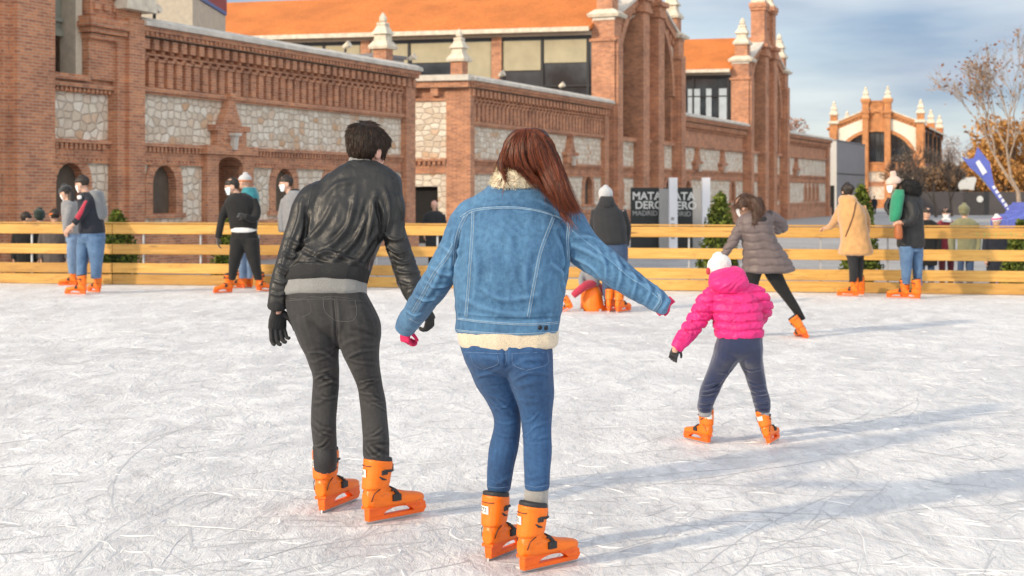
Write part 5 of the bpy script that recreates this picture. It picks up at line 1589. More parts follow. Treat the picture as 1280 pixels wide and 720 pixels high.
# --- companion in the grey coat
Y = gY(358); p = person('person in a pale grey coat, black beanie and white mask beside the backpacker', 88, 357, Y)
h = Head(82, 241, Y, .24, yaw=-75, pitch=24)
P(p, 'body', h.skull()+[h.neck(87, 255, Y, .05), rows(Y, [(258, 82, 95, 0, 8), (290, 84, 99, 0, 9)]), limb(Y, [(86, 262, -.12, 4), (84, 285, -.2, 3)])]+hand_tubes(W(84, 286, Y-.2), (-.3, 0, -1), (0, -1, 0), .17, 1)+[limb(Y, [(91, 290, 0, 6), (90, 345, 0, 4)])], SKIN, .009, 2, 0)
h.eyes(p); part(p, 'mask', h.mask(), MASKW)
P(p, 'beanie', [h.cap(.58, 1.15, -.03, 1.14)], BLACKB, .009)
P(p, 'hair', [limb(Y, [(88, 240, 0, 4), (89, 250, -.05, 4), (87, 264, -.15, 2.5)]), [h.ring(z, 1.02, -.1) for z in (.34, .46, .58)]], HAIRK, .009)
P(p, 'coat', [rows(Y, [(250, 80, 93, 0, 9), (256, 77, 98, 0, 13), (272, 78, 101, 0, 14), (290, 80, 102, 0, 14), (294, 83, 99, 0, 11)]), limb(Y, [(88, 258, -.13, 5), (84, 274, -.22, 4.5), (83, 285, -.24, 3.5)])], GREYC)
P(p, 'jeans', [rows(Y, [(288, 82, 101, 0, 13), (302, 83, 102, 0, 12)]), rows(Y, [(298, 84, 97, -.08, 10), (320, 84, 96, -.08, 8), (342, 86, 95, -.06, 6.5)]), rows(Y, [(298, 89, 102, .06, 10), (320, 92, 102, .08, 8), (342, 92, 101, .08, 6.5)])], JEANS3, .010, 4, .006)
skate(p, 95, 357.5, -85, .95, lite=True); skate(p, 101, 357, -80, .95, lite=True)

# --- man in the black sweater
Y = gY(366.5); p = person('man in a black sweater and blue face mask skating in front of the fence', 305, 367, Y)
h = Head(290, 233, Y, .25, yaw=-108, pitch=8)
P(p, 'body', h.skull()+[h.neck(299, 247, Y, .058), rows(Y, [(250, 288, 314, 0, 10), (290, 292, 317, 0, 10)]), limb(Y, [(286, 250, 0, 4), (276, 284, -.05, 3), (273, 298, -.05, 3)]), limb(Y, [(304, 295, 0, 8), (297, 320, -.05, 5), (290, 355, 0, 4)]), limb(Y, [(310, 295, 0, 8), (317, 320, -.05, 5), (324, 355, 0, 4)])], SKIN, .009, 2, 0)
h.eyes(p); part(p, 'mask', h.mask(.03, .47), MASK)
P(p, 'hair', [h.cap(.60, 1.08, -.02, 1.06), [h.ring(z, 1.02, .015) for z in (.70, .76, .82, .88)], [h.ring(z, .98, -.1) for z in (.34, .46, .58)]], HAIRK, .009, 3, .006, 30)
P(p, 'sweater', [rows(Y, [(241, 292, 307, 0, 9), (247, 284, 316, 0, 14), (256, 281, 321, 0, 16), (270, 285, 322, 0, 16), (286, 288, 321, 0, 15), (288, 292, 317, 0, 12)]), limb(Y, [(288, 250, -.02, 6), (279, 268, -.05, 5), (275, 285, -.08, 4.5), (272.5, 298, -.1, 3.8)]), limb(Y, [(316, 250, -.02, 6), (321, 264, -.08, 5.5), (317, 274, -.2, 5), (306, 270, -.3, 4)])], BLACKC)
P(p, 'shirt_hem', [rows(Y, [(284, 289, 320, 0, 15.5), (289, 289, 320.5, 0, 16), (291.5, 293, 317, 0, 13)])], WHITEC, .009, 2)
P(p, 'glove', hand_tubes(W(272.5, 298, Y-.1), (-.05, 0, -1), (-.8, -.4, 0), .18, 1, (20, 25, 20)), BLACKB, .007, 2, 0); P(p, 'glove', hand_tubes(W(306, 270, Y-.3), (-1, -.1, .2), (0, -.9, .3), .17, 1, (35, 45, 30)), BLACKB, .007, 2, 0)
P(p, 'trousers', [rows(Y, [(286, 290, 320, 0, 14), (298, 288, 323, 0, 15), (308, 289, 324, 0, 12)]), rows(Y, [(298, 288, 308, -.03, 13), (315, 287, 305, -.05, 11), (332, 286, 299, -.05, 8.5), (350, 286, 294.5, 0, 6)]), rows(Y, [(298, 303, 324, -.03, 13), (315, 306, 325, -.05, 11), (332, 312, 326, -.05, 8.5), (350, 318.5, 328, 0, 6)])], BLACKC, .010, 4, .006)
skate(p, 289, 366, -135, 1.0, lite=True); skate(p, 322, 364, 120, 1.0, lite=True)

# --- teal jacket behind him
Y = gY(361); p = person('person in a teal jacket, striped beanie and blue jeans behind the man in black', 306, 360, Y)
h = Head(306, 227, Y, .235, yaw=-60)
P(p, 'body', h.skull()+[h.neck(310, 241, Y, .05), rows(Y, [(246, 300, 320, 0, 9), (290, 300, 316, 0, 9)]), limb(Y, [(304, 292, 0, 7), (303, 350, 0, 4)]), limb(Y, [(312, 292, 0, 7), (311, 350, 0, 4)])], SKIN, .009, 2, 0)
P(p, 'beanie', [h.cap(.5, 1.15, -.02, 1.14)], GREYB, .009)
P(p, 'beanie_stripe', [[h.ring(z, 1.19, -.02) for z in (.50, .53, .58, .61)]], simple('orange_knit', (.55, .17, .04), .9), .008)
P(p, 'jacket', [rows(Y, [(234, 304, 319, .02, 10), (240, 302, 322, .02, 13), (250, 298, 324, 0, 15), (290, 297, 321, 0, 15), (294, 301, 317, 0, 12)])], TEAL)
P(p, 'jeans', [rows(Y, [(288, 297, 319, 0, 13), (306, 297, 319, 0, 12)]), rows(Y, [(300, 297, 309, 0, 10), (325, 298, 307.5, 0, 8), (348, 299, 307, 0, 6)]), rows(Y, [(300, 306, 318, .04, 10), (325, 307, 316.5, .04, 8), (348, 308, 315.5, .04, 6)])], JEANS3, .010, 4, .005)
skate(p, 305, 361, -75, .98, lite=True); skate(p, 314, 360, -60, .98, lite=True)

# --- masked man beyond the leather sleeve
Y = gY(366); p = person('dark haired man in a grey jacket and mask, half hidden by the leather sleeve', 368, 366, Y)
h = Head(357.5, 229.5, Y, .24, yaw=-112, pitch=4)
P(p, 'body', h.skull()+[h.neck(364, 243, Y, .055), rows(Y, [(248, 356, 380, 0, 10), (290, 358, 380, 0, 10)]), limb(Y, [(364, 292, 0, 8), (363, 350, 0, 4)]), limb(Y, [(374, 292, 0, 8), (375, 350, 0, 4)])], SKIN, .009, 2, 0)
h.eyes(p); part(p, 'mask', h.mask(), MASK)
P(p, 'hair', [h.cap(.62, 1.09, -.03, 1.07), [h.ring(z, 1.0, -.1) for z in (.32, .46, .6)]], HAIRK, .009)
P(p, 'jacket', [rows(Y, [(238, 361, 374, .02, 9), (243, 358, 380, 0, 13), (252, 353, 387, 0, 15), (290, 355, 385, 0, 15), (294, 360, 380, 0, 12)]), limb(Y, [(357, 250, -.02, 6), (352, 270, -.04, 5), (352, 290, -.08, 4)])], GREYC)
P(p, 'scarf', [rows(Y, [(236, 363, 373, .02, 8), (241, 360, 376, .02, 10), (246, 361, 376, .0, 9)])], BLACKC)
P(p, 'trousers', [rows(Y, [(288, 356, 384, 0, 13), (306, 357, 383, 0, 12)]), rows(Y, [(300, 357, 371, 0, 11), (350, 359, 368, 0, 6)]), rows(Y, [(300, 370, 384, 0, 11), (350, 371, 380, 0, 6)])], JEANSD, .012, 4, .005)
skate(p, 366, 366, -60, 1.0, lite=True); skate(p, 377, 366, -50, 1.0, lite=True)

# --- man with the grey beanie
Y = gY(389); p = person('person in a charcoal jacket and pale grey beanie bending over an orange skating aid', 765, 389, Y)
h = Head(757, 245, Y+.12, .235, yaw=6, pitch=28)
P(p, 'body', h.skull()+[h.neck(760, 262, Y+.06, .055), rows(Y, [(266, 750, 774, .05, 10), (304, 754, 780, 0, 11)]), limb(Y, [(744, 266, .05, 5), (742, 292, .15, 4), (744, 318, .4, 3)]), limb(Y, [(776, 266, .05, 5), (783, 290, .15, 4), (780, 316, .4, 3)])]+hand_tubes(W(744, 318, Y+.4), (0, .6, -.5), (0, .5, .8), .17, 1)+hand_tubes(W(780, 316, Y+.4), (0, .6, -.5), (0, .5, .8), .17, -1)+[limb(Y, [(760, 312, 0, 10), (760, 380, 0, 5)]), limb(Y, [(773, 312, 0, 10), (774, 380, 0, 5)])], SKIN, .009, 2, 0)
P(p, 'beanie', [h.cap(.28, 1.16, -.02, 1.12)], GREYB, .009)
P(p, 'jacket', [rows(Y, [(250, 750, 767, .1, 11), (258, 745, 772, .08, 15), (266, 741, 778, .06, 18), (280, 741, 782, .03, 19), (296, 744, 784, 0, 19), (304, 745, 784.5, 0, 19), (306, 750, 780, 0, 15)]), limb(Y, [(746, 264, .06, 7), (742, 285, .12, 6), (743, 308, .3, 5)]), limb(Y, [(776, 264, .06, 7), (783, 284, .12, 6), (782, 306, .3, 5)])], CHAR)
P(p, 'hood', [rows(Y, [(245, 751, 765, .06, 9, -.1), (250, 749, 768, .05, 13, -.1), (258, 750, 768, .04, 13), (262, 755, 765, .04, 10)])], CHAR)
P(p, 'jeans', [rows(Y, [(300, 748, 784, 0, 16), (316, 749, 785, 0, 17), (326, 752, 782, 0, 12)]), rows(Y, [(316, 749, 769, .0, 15), (340, 751, 768, .05, 11), (370, 754, 766, 0, 8), (376, 755, 765, 0, 7)]), rows(Y, [(316, 765, 785, .0, 15), (340, 766, 783, .05, 11), (370, 768, 780, 0, 8), (376, 769, 779, 0, 7)])], JEANSD, .010, 4, .006)
skate(p, 761, 390, 25, 1.0, lite=True); skate(p, 772, 391, 35, 1.0, lite=True)

# --- orange skating aid and the small child on it
Ya = gY(389, 0)+.15
aid = thing('skating_aid', 'rounded orange plastic skating aid with a seat, on the ice behind the denim sleeve', 'skating aid', (W(738, 389, Ya).x, Ya, 0))
P(aid, 'hull', [rows(Ya, [(356, 732, 746, .0, 8), (361, 728, 750, .0, 13), (370, 726, 753, .0, 17), (382, 725.5, 755, .0, 19), (389, 726, 757, .0, 19), (391, 730, 752, .0, 16)]), limb(Ya, [(748, 384, .0, 6), (757, 388, -.05, 4), (764, 389.5, -.05, 2)])], ORANGE, .010, 4, 0)
m = MB(); xx = aid.location.x
m.tube([(-.1, .15, .30), (-.12, .15, .48), (.12, .15, .48), (.1, .15, .30)], .016, 6); m.build('handle', RUBBER, aid)
m = MB(); m.box(-.13, -.10, -.2, .2, .0, .03); m.box(.10, .13, -.2, .2, .0, .03); m.build('runner', STEEL, aid)
Y = Ya-.02; p = person('small child in red trousers and a grey jacket sitting on the orange skating aid', 737, 372, Y)
h = Head(739, 320, Y, .19, yaw=-20)
P(p, 'body', h.skull()+[h.neck(739, 333, Y, .04), rows(Y, [(336, 732, 747, 0, 6), (356, 732, 747, 0, 7)])], SKIN, .009, 2, 0)
P(p, 'knit_hat', [h.cap(.4, 1.15, 0, 1.12)], DKRED, .009)
P(p, 'jacket', [rows(Y, [(330, 734, 745, 0, 7), (336, 729, 750, 0, 10), (350, 729, 750, 0, 11), (357, 730, 749, 0, 11)]), limb(Y, [(731, 338, 0, 4), (726, 350, -.1, 3.5), (728, 358, -.2, 3)])], GREYC)
P(p, 'trousers', [limb(Y, [(742, 354, -.05, 6), (732, 357, -.16, 5.5), (724, 363, -.2, 5), (716, 370, -.2, 4)]), limb(Y, [(742, 354, .05, 6), (750, 360, .2, 5), (756, 368, .25, 4)])], REDC)
skate(p, 716, 385, -70, .66, -28, 0, .05, lite=True, zs=.8); skate(p, 757, 384, 60, .66, 0, 0, .04, lite=True, zs=.8)

# --- woman leaning in the long quilted coat
Y = gY(422); p = person('woman in a long taupe quilted coat leaning left with one skate kicked back', 955, 422, Y)
h = Head(931, 258, Y+.05, .235, yaw=-62, pitch=16)
P(p, 'body', h.skull()+[h.neck(942, 276, Y, .05), rows(Y, [(280, 930, 958, 0, 13), (335, 940, 980, 0, 14)]), limb(Y, [(926, 284, 0, 6), (912, 308, -.05, 4.5), (904, 322, -.05, 4)])]+hand_tubes(W(903, 322, Y-.05), (-.5, 0, -.8), (-.6, -.6, .4), .17, 1)+[limb(Y, [(966, 272, .05, 6), (978, 284, .2, 5), (970, 286, .45, 4)]), limb(Y, [(966, 342, .0, 9), (980, 365, .02, 7), (999, 394, .03, 5), (1004, 408, .03, 5)]), limb(Y, [(942, 342, .0, 9), (936, 375, .02, 7), (930, 410, .03, 5)])], SKIN, .0095, 2, 0)
h.eyes(p); part(p, 'mask', h.mask(), MASKW)
hh = P(p, 'hair', [h.cap(.40, 1.14, -.05, 1.08), limb(Y, [(944, 250, -.02, 9), (947, 264, -.08, 8), (944, 278, -.12, 6), (945, 284, -.12, 3)])], HAIRM, .009, 3, .012, 18)
hw = hh.data.copy(); hw.transform(Matrix.Translation(p.location)); hw.update()
strands('hair_strand', hh, fur_curves(hw, 900, .07, 4, 1.0, .35, lambda c_, n_: Vector((.3, 0, -1)), 4, None, .2), .002, hair_mat('brown_strand', (.03, .014, .008), (.11, .05, .026)))
cm = fuse([rows(Y, [(264, 934, 956, .02, 13), (271, 924, 966, 0, 17), (284, 922, 967, -.01, 20), (300, 926, 972, 0, 21), (318, 928, 984, .02, 24), (334, 927, 994, .04, 27), (339, 927, 993, .04, 27), (341, 934, 986, .04, 22)]),
          limb(Y, [(930, 276, 0, 9), (922, 292, -.04, 8), (912, 308, -.06, 6.5), (904, 319, -.06, 5)]), limb(Y, [(960, 270, .02, 9), (973, 277, .1, 8), (979, 284, .22, 7), (972, 288, .42, 6)])], .009, 3)
quilt(cm, [W(950, v, Y).z for v in (280, 291, 302, 312, 322, 331)], .012, .012, None, .03); wrinkle(cm, (), .007, 9, 3)
part(p, 'coat', cm, TAUPE)
BODY[-1][4] += [[(c_, a_*.6, b_*.6, e_) for c_, a_, b_, e_ in t] for t in [rows(Y, [(276, 930, 962, 0, 17), (300, 930, 968, 0, 17), (325, 936, 978, .02, 18), (338, 942, 975, .02, 18)]), limb(Y, [(932, 278, 0, 9), (922, 292, -.04, 8), (905, 318, -.06, 5)])]]
P(p, 'hood', [rows(Y, [(266, 940, 958, -.02, 12, -.2), (271, 937, 961, -.04, 15, -.2), (278, 939, 959, -.05, 13), (281, 944, 955, -.05, 9)])], CHAR, .009)
P(p, 'leggings', [limb(Y, [(962, 328, .0, 13), (967, 342, .0, 10.5), (976, 358, .02, 8.5), (988, 376, .03, 6.5), (1001, 396, .03, 4.8), (1003, 400, .03, 4.5)]), limb(Y, [(946, 328, .0, 13), (941, 345, .0, 10), (937, 370, .03, 8), (931, 400, .03, 5.5)])], BLACKC, .0095, 3, .004)
skate(p, 1011, 423, -8, .92, -6, -34, 0, lite=True, zs=.9); skate(p, 931, 421, -40, .92, lite=True)

# --- woman in the camel coat at the fence
Y = gY(371); p = person('woman in a camel coat with a thin bag strap leaning on the fence', 1066, 371, Y)
h = Head(1059, 239, Y+.08, .225, yaw=-15, pitch=14)
P(p, 'body', h.skull()+[h.neck(1061, 255, Y+.04, .05), rows(Y, [(258, 1050, 1074, 0, 10), (315, 1056, 1082, 0, 10)]), limb(Y, [(1050, 262, .05, 5), (1043, 278, .2, 4), (1036, 284, .4, 3)])]+hand_tubes(W(1036, 284, Y+.4), (-.8, .5, -.1), (0, 0, 1), .17, 1)+[limb(Y, [(1062, 315, -.05, 7), (1066, 355, 0, 4)]), limb(Y, [(1072, 315, .05, 7), (1074, 355, .05, 4)])], SKIN, .009, 2, 0)
P(p, 'hair', [h.cap(.22, 1.14, -.04, 1.08), ball(W(1064, 235, Y), .05)], HAIRK, .009, 3, .006, 25)
P(p, 'coat', [rows(Y, [(250, 1051, 1070, .03, 10), (257, 1048, 1077, .02, 14), (268, 1047, 1082, 0, 16), (285, 1050, 1084, 0, 16), (302, 1051, 1088, 0, 17), (316, 1048, 1091, 0, 18), (319, 1054, 1086, 0, 15)]), limb(Y, [(1054, 258, .02, 7), (1047, 271, .12, 6), (1040, 281, .3, 4.5), (1036, 284, .38, 4)]), limb(Y, [(1076, 260, .02, 7), (1082, 276, .12, 6), (1083, 290, .3, 4.5)])], CAMEL, .011, 3, .007)
P(p, 'coat_collar', [rows(Y, [(244, 1051, 1067, .06, 9), (249, 1048, 1071, .04, 12), (256, 1049, 1072, .02, 12)])], CAMEL, .01)
tr = wtree([o for o in p.children if o.name.startswith('coat') and 'collar' not in o.name][0])
px_tube(p, 'bag_strap', tr, [(1070, 253), (1067, 268), (1062, 283), (1057, 296)], .009, simple('brown_strap', (.09, .04, .02), .6), .004)
P(p, 'leggings', [rows(Y, [(308, 1056, 1082, 0, 11), (322, 1058, 1080, 0, 10)]), rows(Y, [(318, 1058, 1072, -.05, 8), (335, 1061, 1072, -.04, 7), (352, 1062, 1071, 0, 5.5)]), rows(Y, [(318, 1068, 1080, .05, 8), (335, 1069, 1079, .06, 7), (352, 1070, 1078, .05, 5.5)])], CHAR, .010, 4, .004)
skate(p, 1072, 371, -70, .95, lite=True); skate(p, 1079, 369, -55, .95, lite=True)

# --- woman in the black parka
Y = gY(373); p = person('woman in a beige beanie and fur hooded black parka with green front at the fence', 1133, 373, Y)
h = Head(1116.5, 230.5, Y, .235, yaw=-96, pitch=6)
P(p, 'body', h.skull()+[h.neck(1122, 246, Y, .05), rows(Y, [(250, 1116, 1142, 0, 9), (300, 1124, 1150, 0, 10)]), limb(Y, [(1136, 256, -.15, 5), (1138, 274, -.18, 4), (1126, 278, -.2, 3)])]+hand_tubes(W(1127, 278, Y-.2), (-.9, 0, -.1), (0, -1, .2), .17, -1, (40, 45, 30))+[limb(Y, [(1131, 300, -.02, 8), (1128, 355, -.02, 4)]), limb(Y, [(1144, 300, .0, 8), (1146, 355, 0, 4)])], SKIN, .009, 2, 0)
h.eyes(p); part(p, 'mask', h.mask(), MASKW)
P(p, 'beanie', [h.cap(.52, 1.17, -.03, 1.32)], BEIGEB, .009)
P(p, 'hair', [[h.ring(z, 1.04, -.12) for z in (.22, .34, .46, .58)], limb(Y, [(1126, 232, 0, 5), (1127, 244, -.03, 4)])], HAIRM, .009, 3, .008, 25)
P(p, 'parka', [rows(Y, [(241, 1122, 1146, 0, 10), (249, 1118, 1152, 0, 15), (262, 1119, 1153, 0, 17), (280, 1120, 1154, 0, 17), (298, 1122, 1155, 0, 17), (308, 1122, 1155, 0, 17), (310, 1127, 1150, 0, 14)]), limb(Y, [(1137, 253, -.16, 7.5), (1142, 266, -.22, 7), (1138, 276, -.25, 6), (1128, 279, -.25, 4.5)]), limb(Y, [(1113, 248, .15, 4), (1108.5, 258, .15, 3.6), (1113, 268, .1, 3.5)])], PARKA, .010, 3, .008, 18)
P(p, 'green_front', [rows(Y, [(237, 1119, 1130, -.12, 7), (245, 1115, 1130, -.14, 9), (258, 1113, 1128, -.14, 10), (270, 1112, 1126, -.13, 10), (277, 1112, 1122, -.12, 8)])], GREENC)
fm = fuse([rows(Y, [(226, 1132, 1143, -.02, 8), (229, 1127, 1147, -.02, 12), (236, 1126, 1150, -.02, 13), (242, 1129, 1150, -.02, 12), (245, 1133, 1146, -.02, 8)])], .009, 2)
fh = part(p, 'fur_hood', fm, FURB); fw = fm.copy(); fw.transform(Matrix.Translation(p.location)); fw.update()
strands('fur', fh, fur_curves(fw, 900, .04, 4, .3, .8, None, 3, None, .9), .003, FURB)
P(p, 'jeans', [rows(Y, [(302, 1123, 1153, 0, 14), (314, 1124, 1153, 0, 13)]), rows(Y, [(308, 1124, 1142, -.06, 12), (330, 1126, 1140, -.06, 9), (355, 1128, 1137, -.03, 7)]), rows(Y, [(308, 1137, 1154, .03, 12), (330, 1140, 1153, .03, 9), (357, 1143, 1152, .02, 7)])], JEANS2, .010, 4, .006)
P(p, 'handbag', [rows(Y, [(280, 1119, 1127, -.26, 4), (288, 1118, 1128, -.26, 6), (297, 1118.5, 1128, -.26, 6), (299, 1120, 1126, -.26, 4)])], simple('tan_leather', (.34, .10, .03), .5), .008, 2, 0)
skate(p, 1135, 373, -78, .97, lite=True); skate(p, 1149, 374, -40, .97, lite=True)

# --- bystanders down on the plaza, beyond the fence
def bystander(label, u, vtop, Y, yaw, coat, trous, head='hair', hmat=None, w_=.23, long=.50, extra=None, pitch=8):
    p = person(label, u, 300, Y, None, PLZ)
    m = F/Y; ztop = EYE-(vtop-HZ)/m; H = ztop-PLZ
    V = lambda f: HZ+(EYE-(PLZ+H*f))*m
    hh = H*.135; h = Head(u, V(.93), Y, hh, yaw, pitch)
    sk = h.skull()+[h.neck(u, V(.83), Y, .045*H/1.7)]
    a = w_*m*H/1.7; d = .125*m*H/1.7
    sk += [rows(Y, [(V(.8), u-a*.7, u+a*.7, 0, d*.7), (V(.5), u-a*.6, u+a*.6, 0, d*.7)]), limb(Y, [(u-a*.36, V(.5), 0, d*.55), (u-a*.38, V(.04), 0, d*.3)]), limb(Y, [(u+a*.36, V(.5), 0, d*.55), (u+a*.38, V(.04), 0, d*.3)])]
    for s_ in (-1, 1):
        sk += hand_tubes(W(u+s_*a*1.02, V(.47), Y-.08), (0, 0, -1), (s_, 0, 0), .1*H, -s_)
    P(p, 'body', sk, SKIN, .011, 2, 0)
    lo = .8-long
    P(p, 'coat', [rows(Y, [(V(.85), u-a*.42, u+a*.42, 0, d*.7), (V(.81), u-a*.85, u+a*.85, 0, d), (V(.74), u-a*.95, u+a*.95, 0, d*1.15), (V(.6), u-a*.85, u+a*.85, 0, d*1.1), (V(lo+.02), u-a*.9, u+a*.9, 0, d*1.2), (V(lo), u-a*.7, u+a*.7, 0, d)])]
      + [limb(Y, [(u+s_*a*.82, V(.79), 0, d*.55), (u+s_*a*1.04, V(.62), -.02, d*.48), (u+s_*a*1.02, V(.48), -.08, d*.4)]) for s_ in (-1, 1)], coat, .012, 3, .006)
    P(p, 'trousers', [rows(Y, [(V(.53), u-a*.7, u+a*.7, 0, d), (V(.44), u-a*.72, u+a*.72, 0, d)])]+[rows(Y, [(V(.47), u+s_*a*.38-a*.36, u+s_*a*.38+a*.36, 0, d*.85), (V(.25), u+s_*a*.38-a*.27, u+s_*a*.38+a*.27, 0, d*.6), (V(.045), u+s_*a*.38-a*.24, u+s_*a*.38+a*.24, 0, d*.5)]) for s_ in (-1, 1)], trous, .012, 3, .004)
    for s_ in (-1, 1):
        P(p, 'shoe', [limb(Y, [(u+s_*a*.38, V(.05), 0, d*.4), (u+s_*a*.4, V(.025), -.06, d*.38), (u+s_*a*.44, V(.018), -.16, d*.3)])], SHOE, .011, 2, 0)
    if head == 'hair': P(p, 'hair', [h.cap(.55, 1.1, -.03, 1.06), [h.ring(z, 1.02, -.1) for z in (.3, .45, .6)]], hmat or HAIRK, .010, 3, .004, 30)
    elif head == 'hood': P(p, 'hood', [h.cap(.30, 1.24, -.08, 1.14), [h.ring(z, 1.2, -.18) for z in (.05, .2, .35)]], hmat or coat, .011)
    elif head == 'hat': P(p, 'knit_hat', [h.cap(.5, 1.16, -.03, 1.15)], hmat, .010); P(p, 'hair', [[h.ring(z, 1.03, -.1) for z in (.2, .34, .5)]], HAIRK, .010)
    if abs(yaw) > 70: h.eyes(p)
    return p, h, V, a, d
bystander('dark haired person in dark clothes, leftmost of three behind the left fence', 33, 265, 26.0, 60, BLACKC, BLACKC)
bystander('person in a dark green hood between two others behind the left fence', 50, 261, 26.4, 20, cloth('dark_green_cloth', (.02, .035, .026), .85), BLACKC, 'hood', None, .27)
p, h, V, a, d = bystander('person with an orange headband behind the left fence beside the grey coat', 68, 261.5, 25.6, -40, cloth('brown_grey_coat', (.09, .075, .07), .85), BLACKC)
P(p, 'headband', [[h.ring(z, 1.13, -.02) for z in (.54, .58, .66, .70)]], simple('orange_band', (.75, .19, .03), .8), .009, 1, 0)
bystander('person in a dark jacket standing in front of the dark doorway across the plaza', 543, 251, 39.0, 170, CHAR, BLACKC, 'hair', SKINP, .26)
bystander('dark coated person half hidden behind the black parka, beyond the fence', 1158, 259, 29.5, 150, BLACKC, JEANSD, 'hair', None, .25)
p, h, V, a, d = bystander('person in a dark red coat and pale scarf beyond the fence at the right', 1183, 259.5, 30.0, -150, DKRED, cloth('wine_trousers', (.10, .012, .02), .85), 'hair', HAIRK, .24, .42)
P(p, 'scarf', [rows(30.0, [(V(.87), 1178, 1188, -.03, 7), (V(.82), 1177, 1189, -.04, 8)])], WHITEC, .010); part(p, 'mask', h.mask(), MASKW)
bystander('person in an olive hooded coat beyond the fence, beside the dark red coat', 1206, 255.5, 28.5, 60, OLIVE, JEANSD, 'hood', None, .25, .42)
p, h, V, a, d = bystander('child in a pink and white knitted hat beyond the fence by the blue inflatable', 1246, 269, 27.0, -120, NAVYJ, BLACKC, 'hat', WHITEK, .23)
P(p, 'hat_band', [[h.ring(z, 1.22, -.03) for z in (.66, .70, .76, .80)]], simple('pink_knit', (.75, .05, .28), .9), .008, 1, 0)
bystander('distant person in dark blue walking across the plaza by the lit brick building', 1093, 245, 130.0, 0, NAVYJ, BLACKC)

for par_, core, mat_, vox_, cl_ in BODY:
    part(par_, 'body', fuse(core+cl_, vox_, 2), mat_)
# ------------------------------------------------------------ things on the plaza
def leaf_mat(name, c0, c1):
    t = NT(name); k = t.ramp(rand_island(t), [(0, c0), (1, c1)])
    return t.done(k, .7, None, Specular_IOR_Level=.25)
EVERG = leaf_mat('conifer_green', (.035, .06, .010), (.15, .18, .025))
BARK = simple('bark', (.16, .125, .095), .9, .35, 6, .6, 30)
BARKD = simple('dark_bark', (.10, .075, .06), .9, .3, 6, .5, 30)
def leaves(n, sampler, size, rg, name, mat, par, flat=.5):
    V = []; Fc = []
    for i in range(n):
        c = sampler(rg)
        if c is None: continue
        a = Vector(rg.normal(0, 1, 3).tolist()).normalized(); b = a.cross(Vector(rg.normal(0, 1, 3).tolist())).normalized()
        s_ = size*(.5+rg.random())
        q = len(V); V += [c-a*s_, c+b*s_*flat, c+a*s_, c-b*s_*flat]; Fc.append((q, q+1, q+2, q+3))
    me = bpy.data.meshes.new(name); me.from_pydata(V, [], Fc)
    return link(name, me, mat, par)
def conifer(label, u, Y, ztop, rad, seed):
    t = thing('potted_conifer', label, 'conifer', (W(u, 240, Y).x, Y, PLZ), 0, 'small conifers along the fence')
    rg = np.random.default_rng(seed); H = ztop-PLZ
    m = MB(); m.lathe([(.22, 0), (.27, .3), (.28, .36), (.24, .36)], 0, 0, 12); m.build('pot', simple('plant_pot', (.05, .035, .03), .8), t)
    m = MB(); m.tube([(0, 0, .3), (0, 0, H*.9)], [.04, .01], 6); m.build('trunk', BARKD, t)
    def smp(rg):
        f = rg.random()**1.4; z = .42+(H-.42)*f; an = rg.uniform(0, 6.283)
        bump = 1+.22*math.sin(an*5+z*7+seed)*math.cos(z*9+an*2)
        prof = min(1.0, f*7+.5)*(1-f)**.5
        r = rad*prof*bump*(.72+.36*rg.random())
        return Vector((r*math.cos(an), r*math.sin(an), z+.05*rg.normal()))
    leaves(2600, smp, .045, rg, 'foliage', EVERG, t, .45)
    m = MB(); m.lathe([(rad*.6, .5), (rad*.62, .8), (rad*.4, H*.62), (.02, H*.93)], 0, 0, 10); m.build('inner_growth', simple('inner_green', (.025, .04, .012), .9), t)
    return t
conifer('green conifer standing past the white totem, left of the leaning woman', 900, 27, 1.47, .40, 1)
conifer('yellow green conifer behind the woman in the camel coat', 1077, 26, 1.62, .36, 2)
conifer('dark conifer behind the backpacker at the left fence', 146, 27.5, 1.12, .42, 3)
conifer('conifer hidden behind the man in the black sweater', 290, 27, 1.02, .38, 4)
conifer('conifer cut by the right edge of the picture', 1277, 25, .98, .36, 5)

# poster boards, grey boards and white totems
def board(name, label, cat, u0, u1, vt, Y, mat, group=None, th=.12):
    a = W(u0, vt, Y); b = W(u1, vt, Y); wd = b.x-a.x
    t = thing(name, label, cat, ((a.x+b.x)/2, Y, PLZ), R(0), group)
    H = a.z-PLZ
    m = MB(); m.box(-wd/2, wd/2, 0, th, .06, H); part_ = link('panel', bev(m.mesh('panel'), .01, 1), mat, t)
    m = MB(); m.box(-wd/2-.03, wd/2+.03, -.05, th+.05, 0, .06); m.build('foot', BLACKM, t)
    return t, wd, H
POSTER = simple('black_poster', (.012, .014, .014), .5, .1)
PWHITE = simple('poster_white', (.62, .62, .6), .6, .04)
PGREY = simple('poster_grey', (.26, .26, .26), .6, .06)
def lettering(par, body, x, z, h, mat, y=-.004, bold=.035, sx=1.0, align='LEFT', name='lettering'):
    cu = bpy.data.curves.new('t', 'FONT'); cu.body = body; cu.size = h/.72; cu.extrude = .003; cu.offset = bold*h; cu.align_x = align; cu.align_y = 'BOTTOM_BASELINE'
    o = bpy.data.objects.new('t', cu); COL.objects.link(o)
    dg = bpy.context.evaluated_depsgraph_get(); dg.update()
    me = bpy.data.meshes.new_from_object(o.evaluated_get(dg), depsgraph=dg)
    bpy.data.objects.remove(o); bpy.data.curves.remove(cu)
    for v in me.vertices: v.co = Vector((x+v.co.x*sx, y-v.co.z, z+v.co.y))
    me.update(); return link(name, me, mat, par)
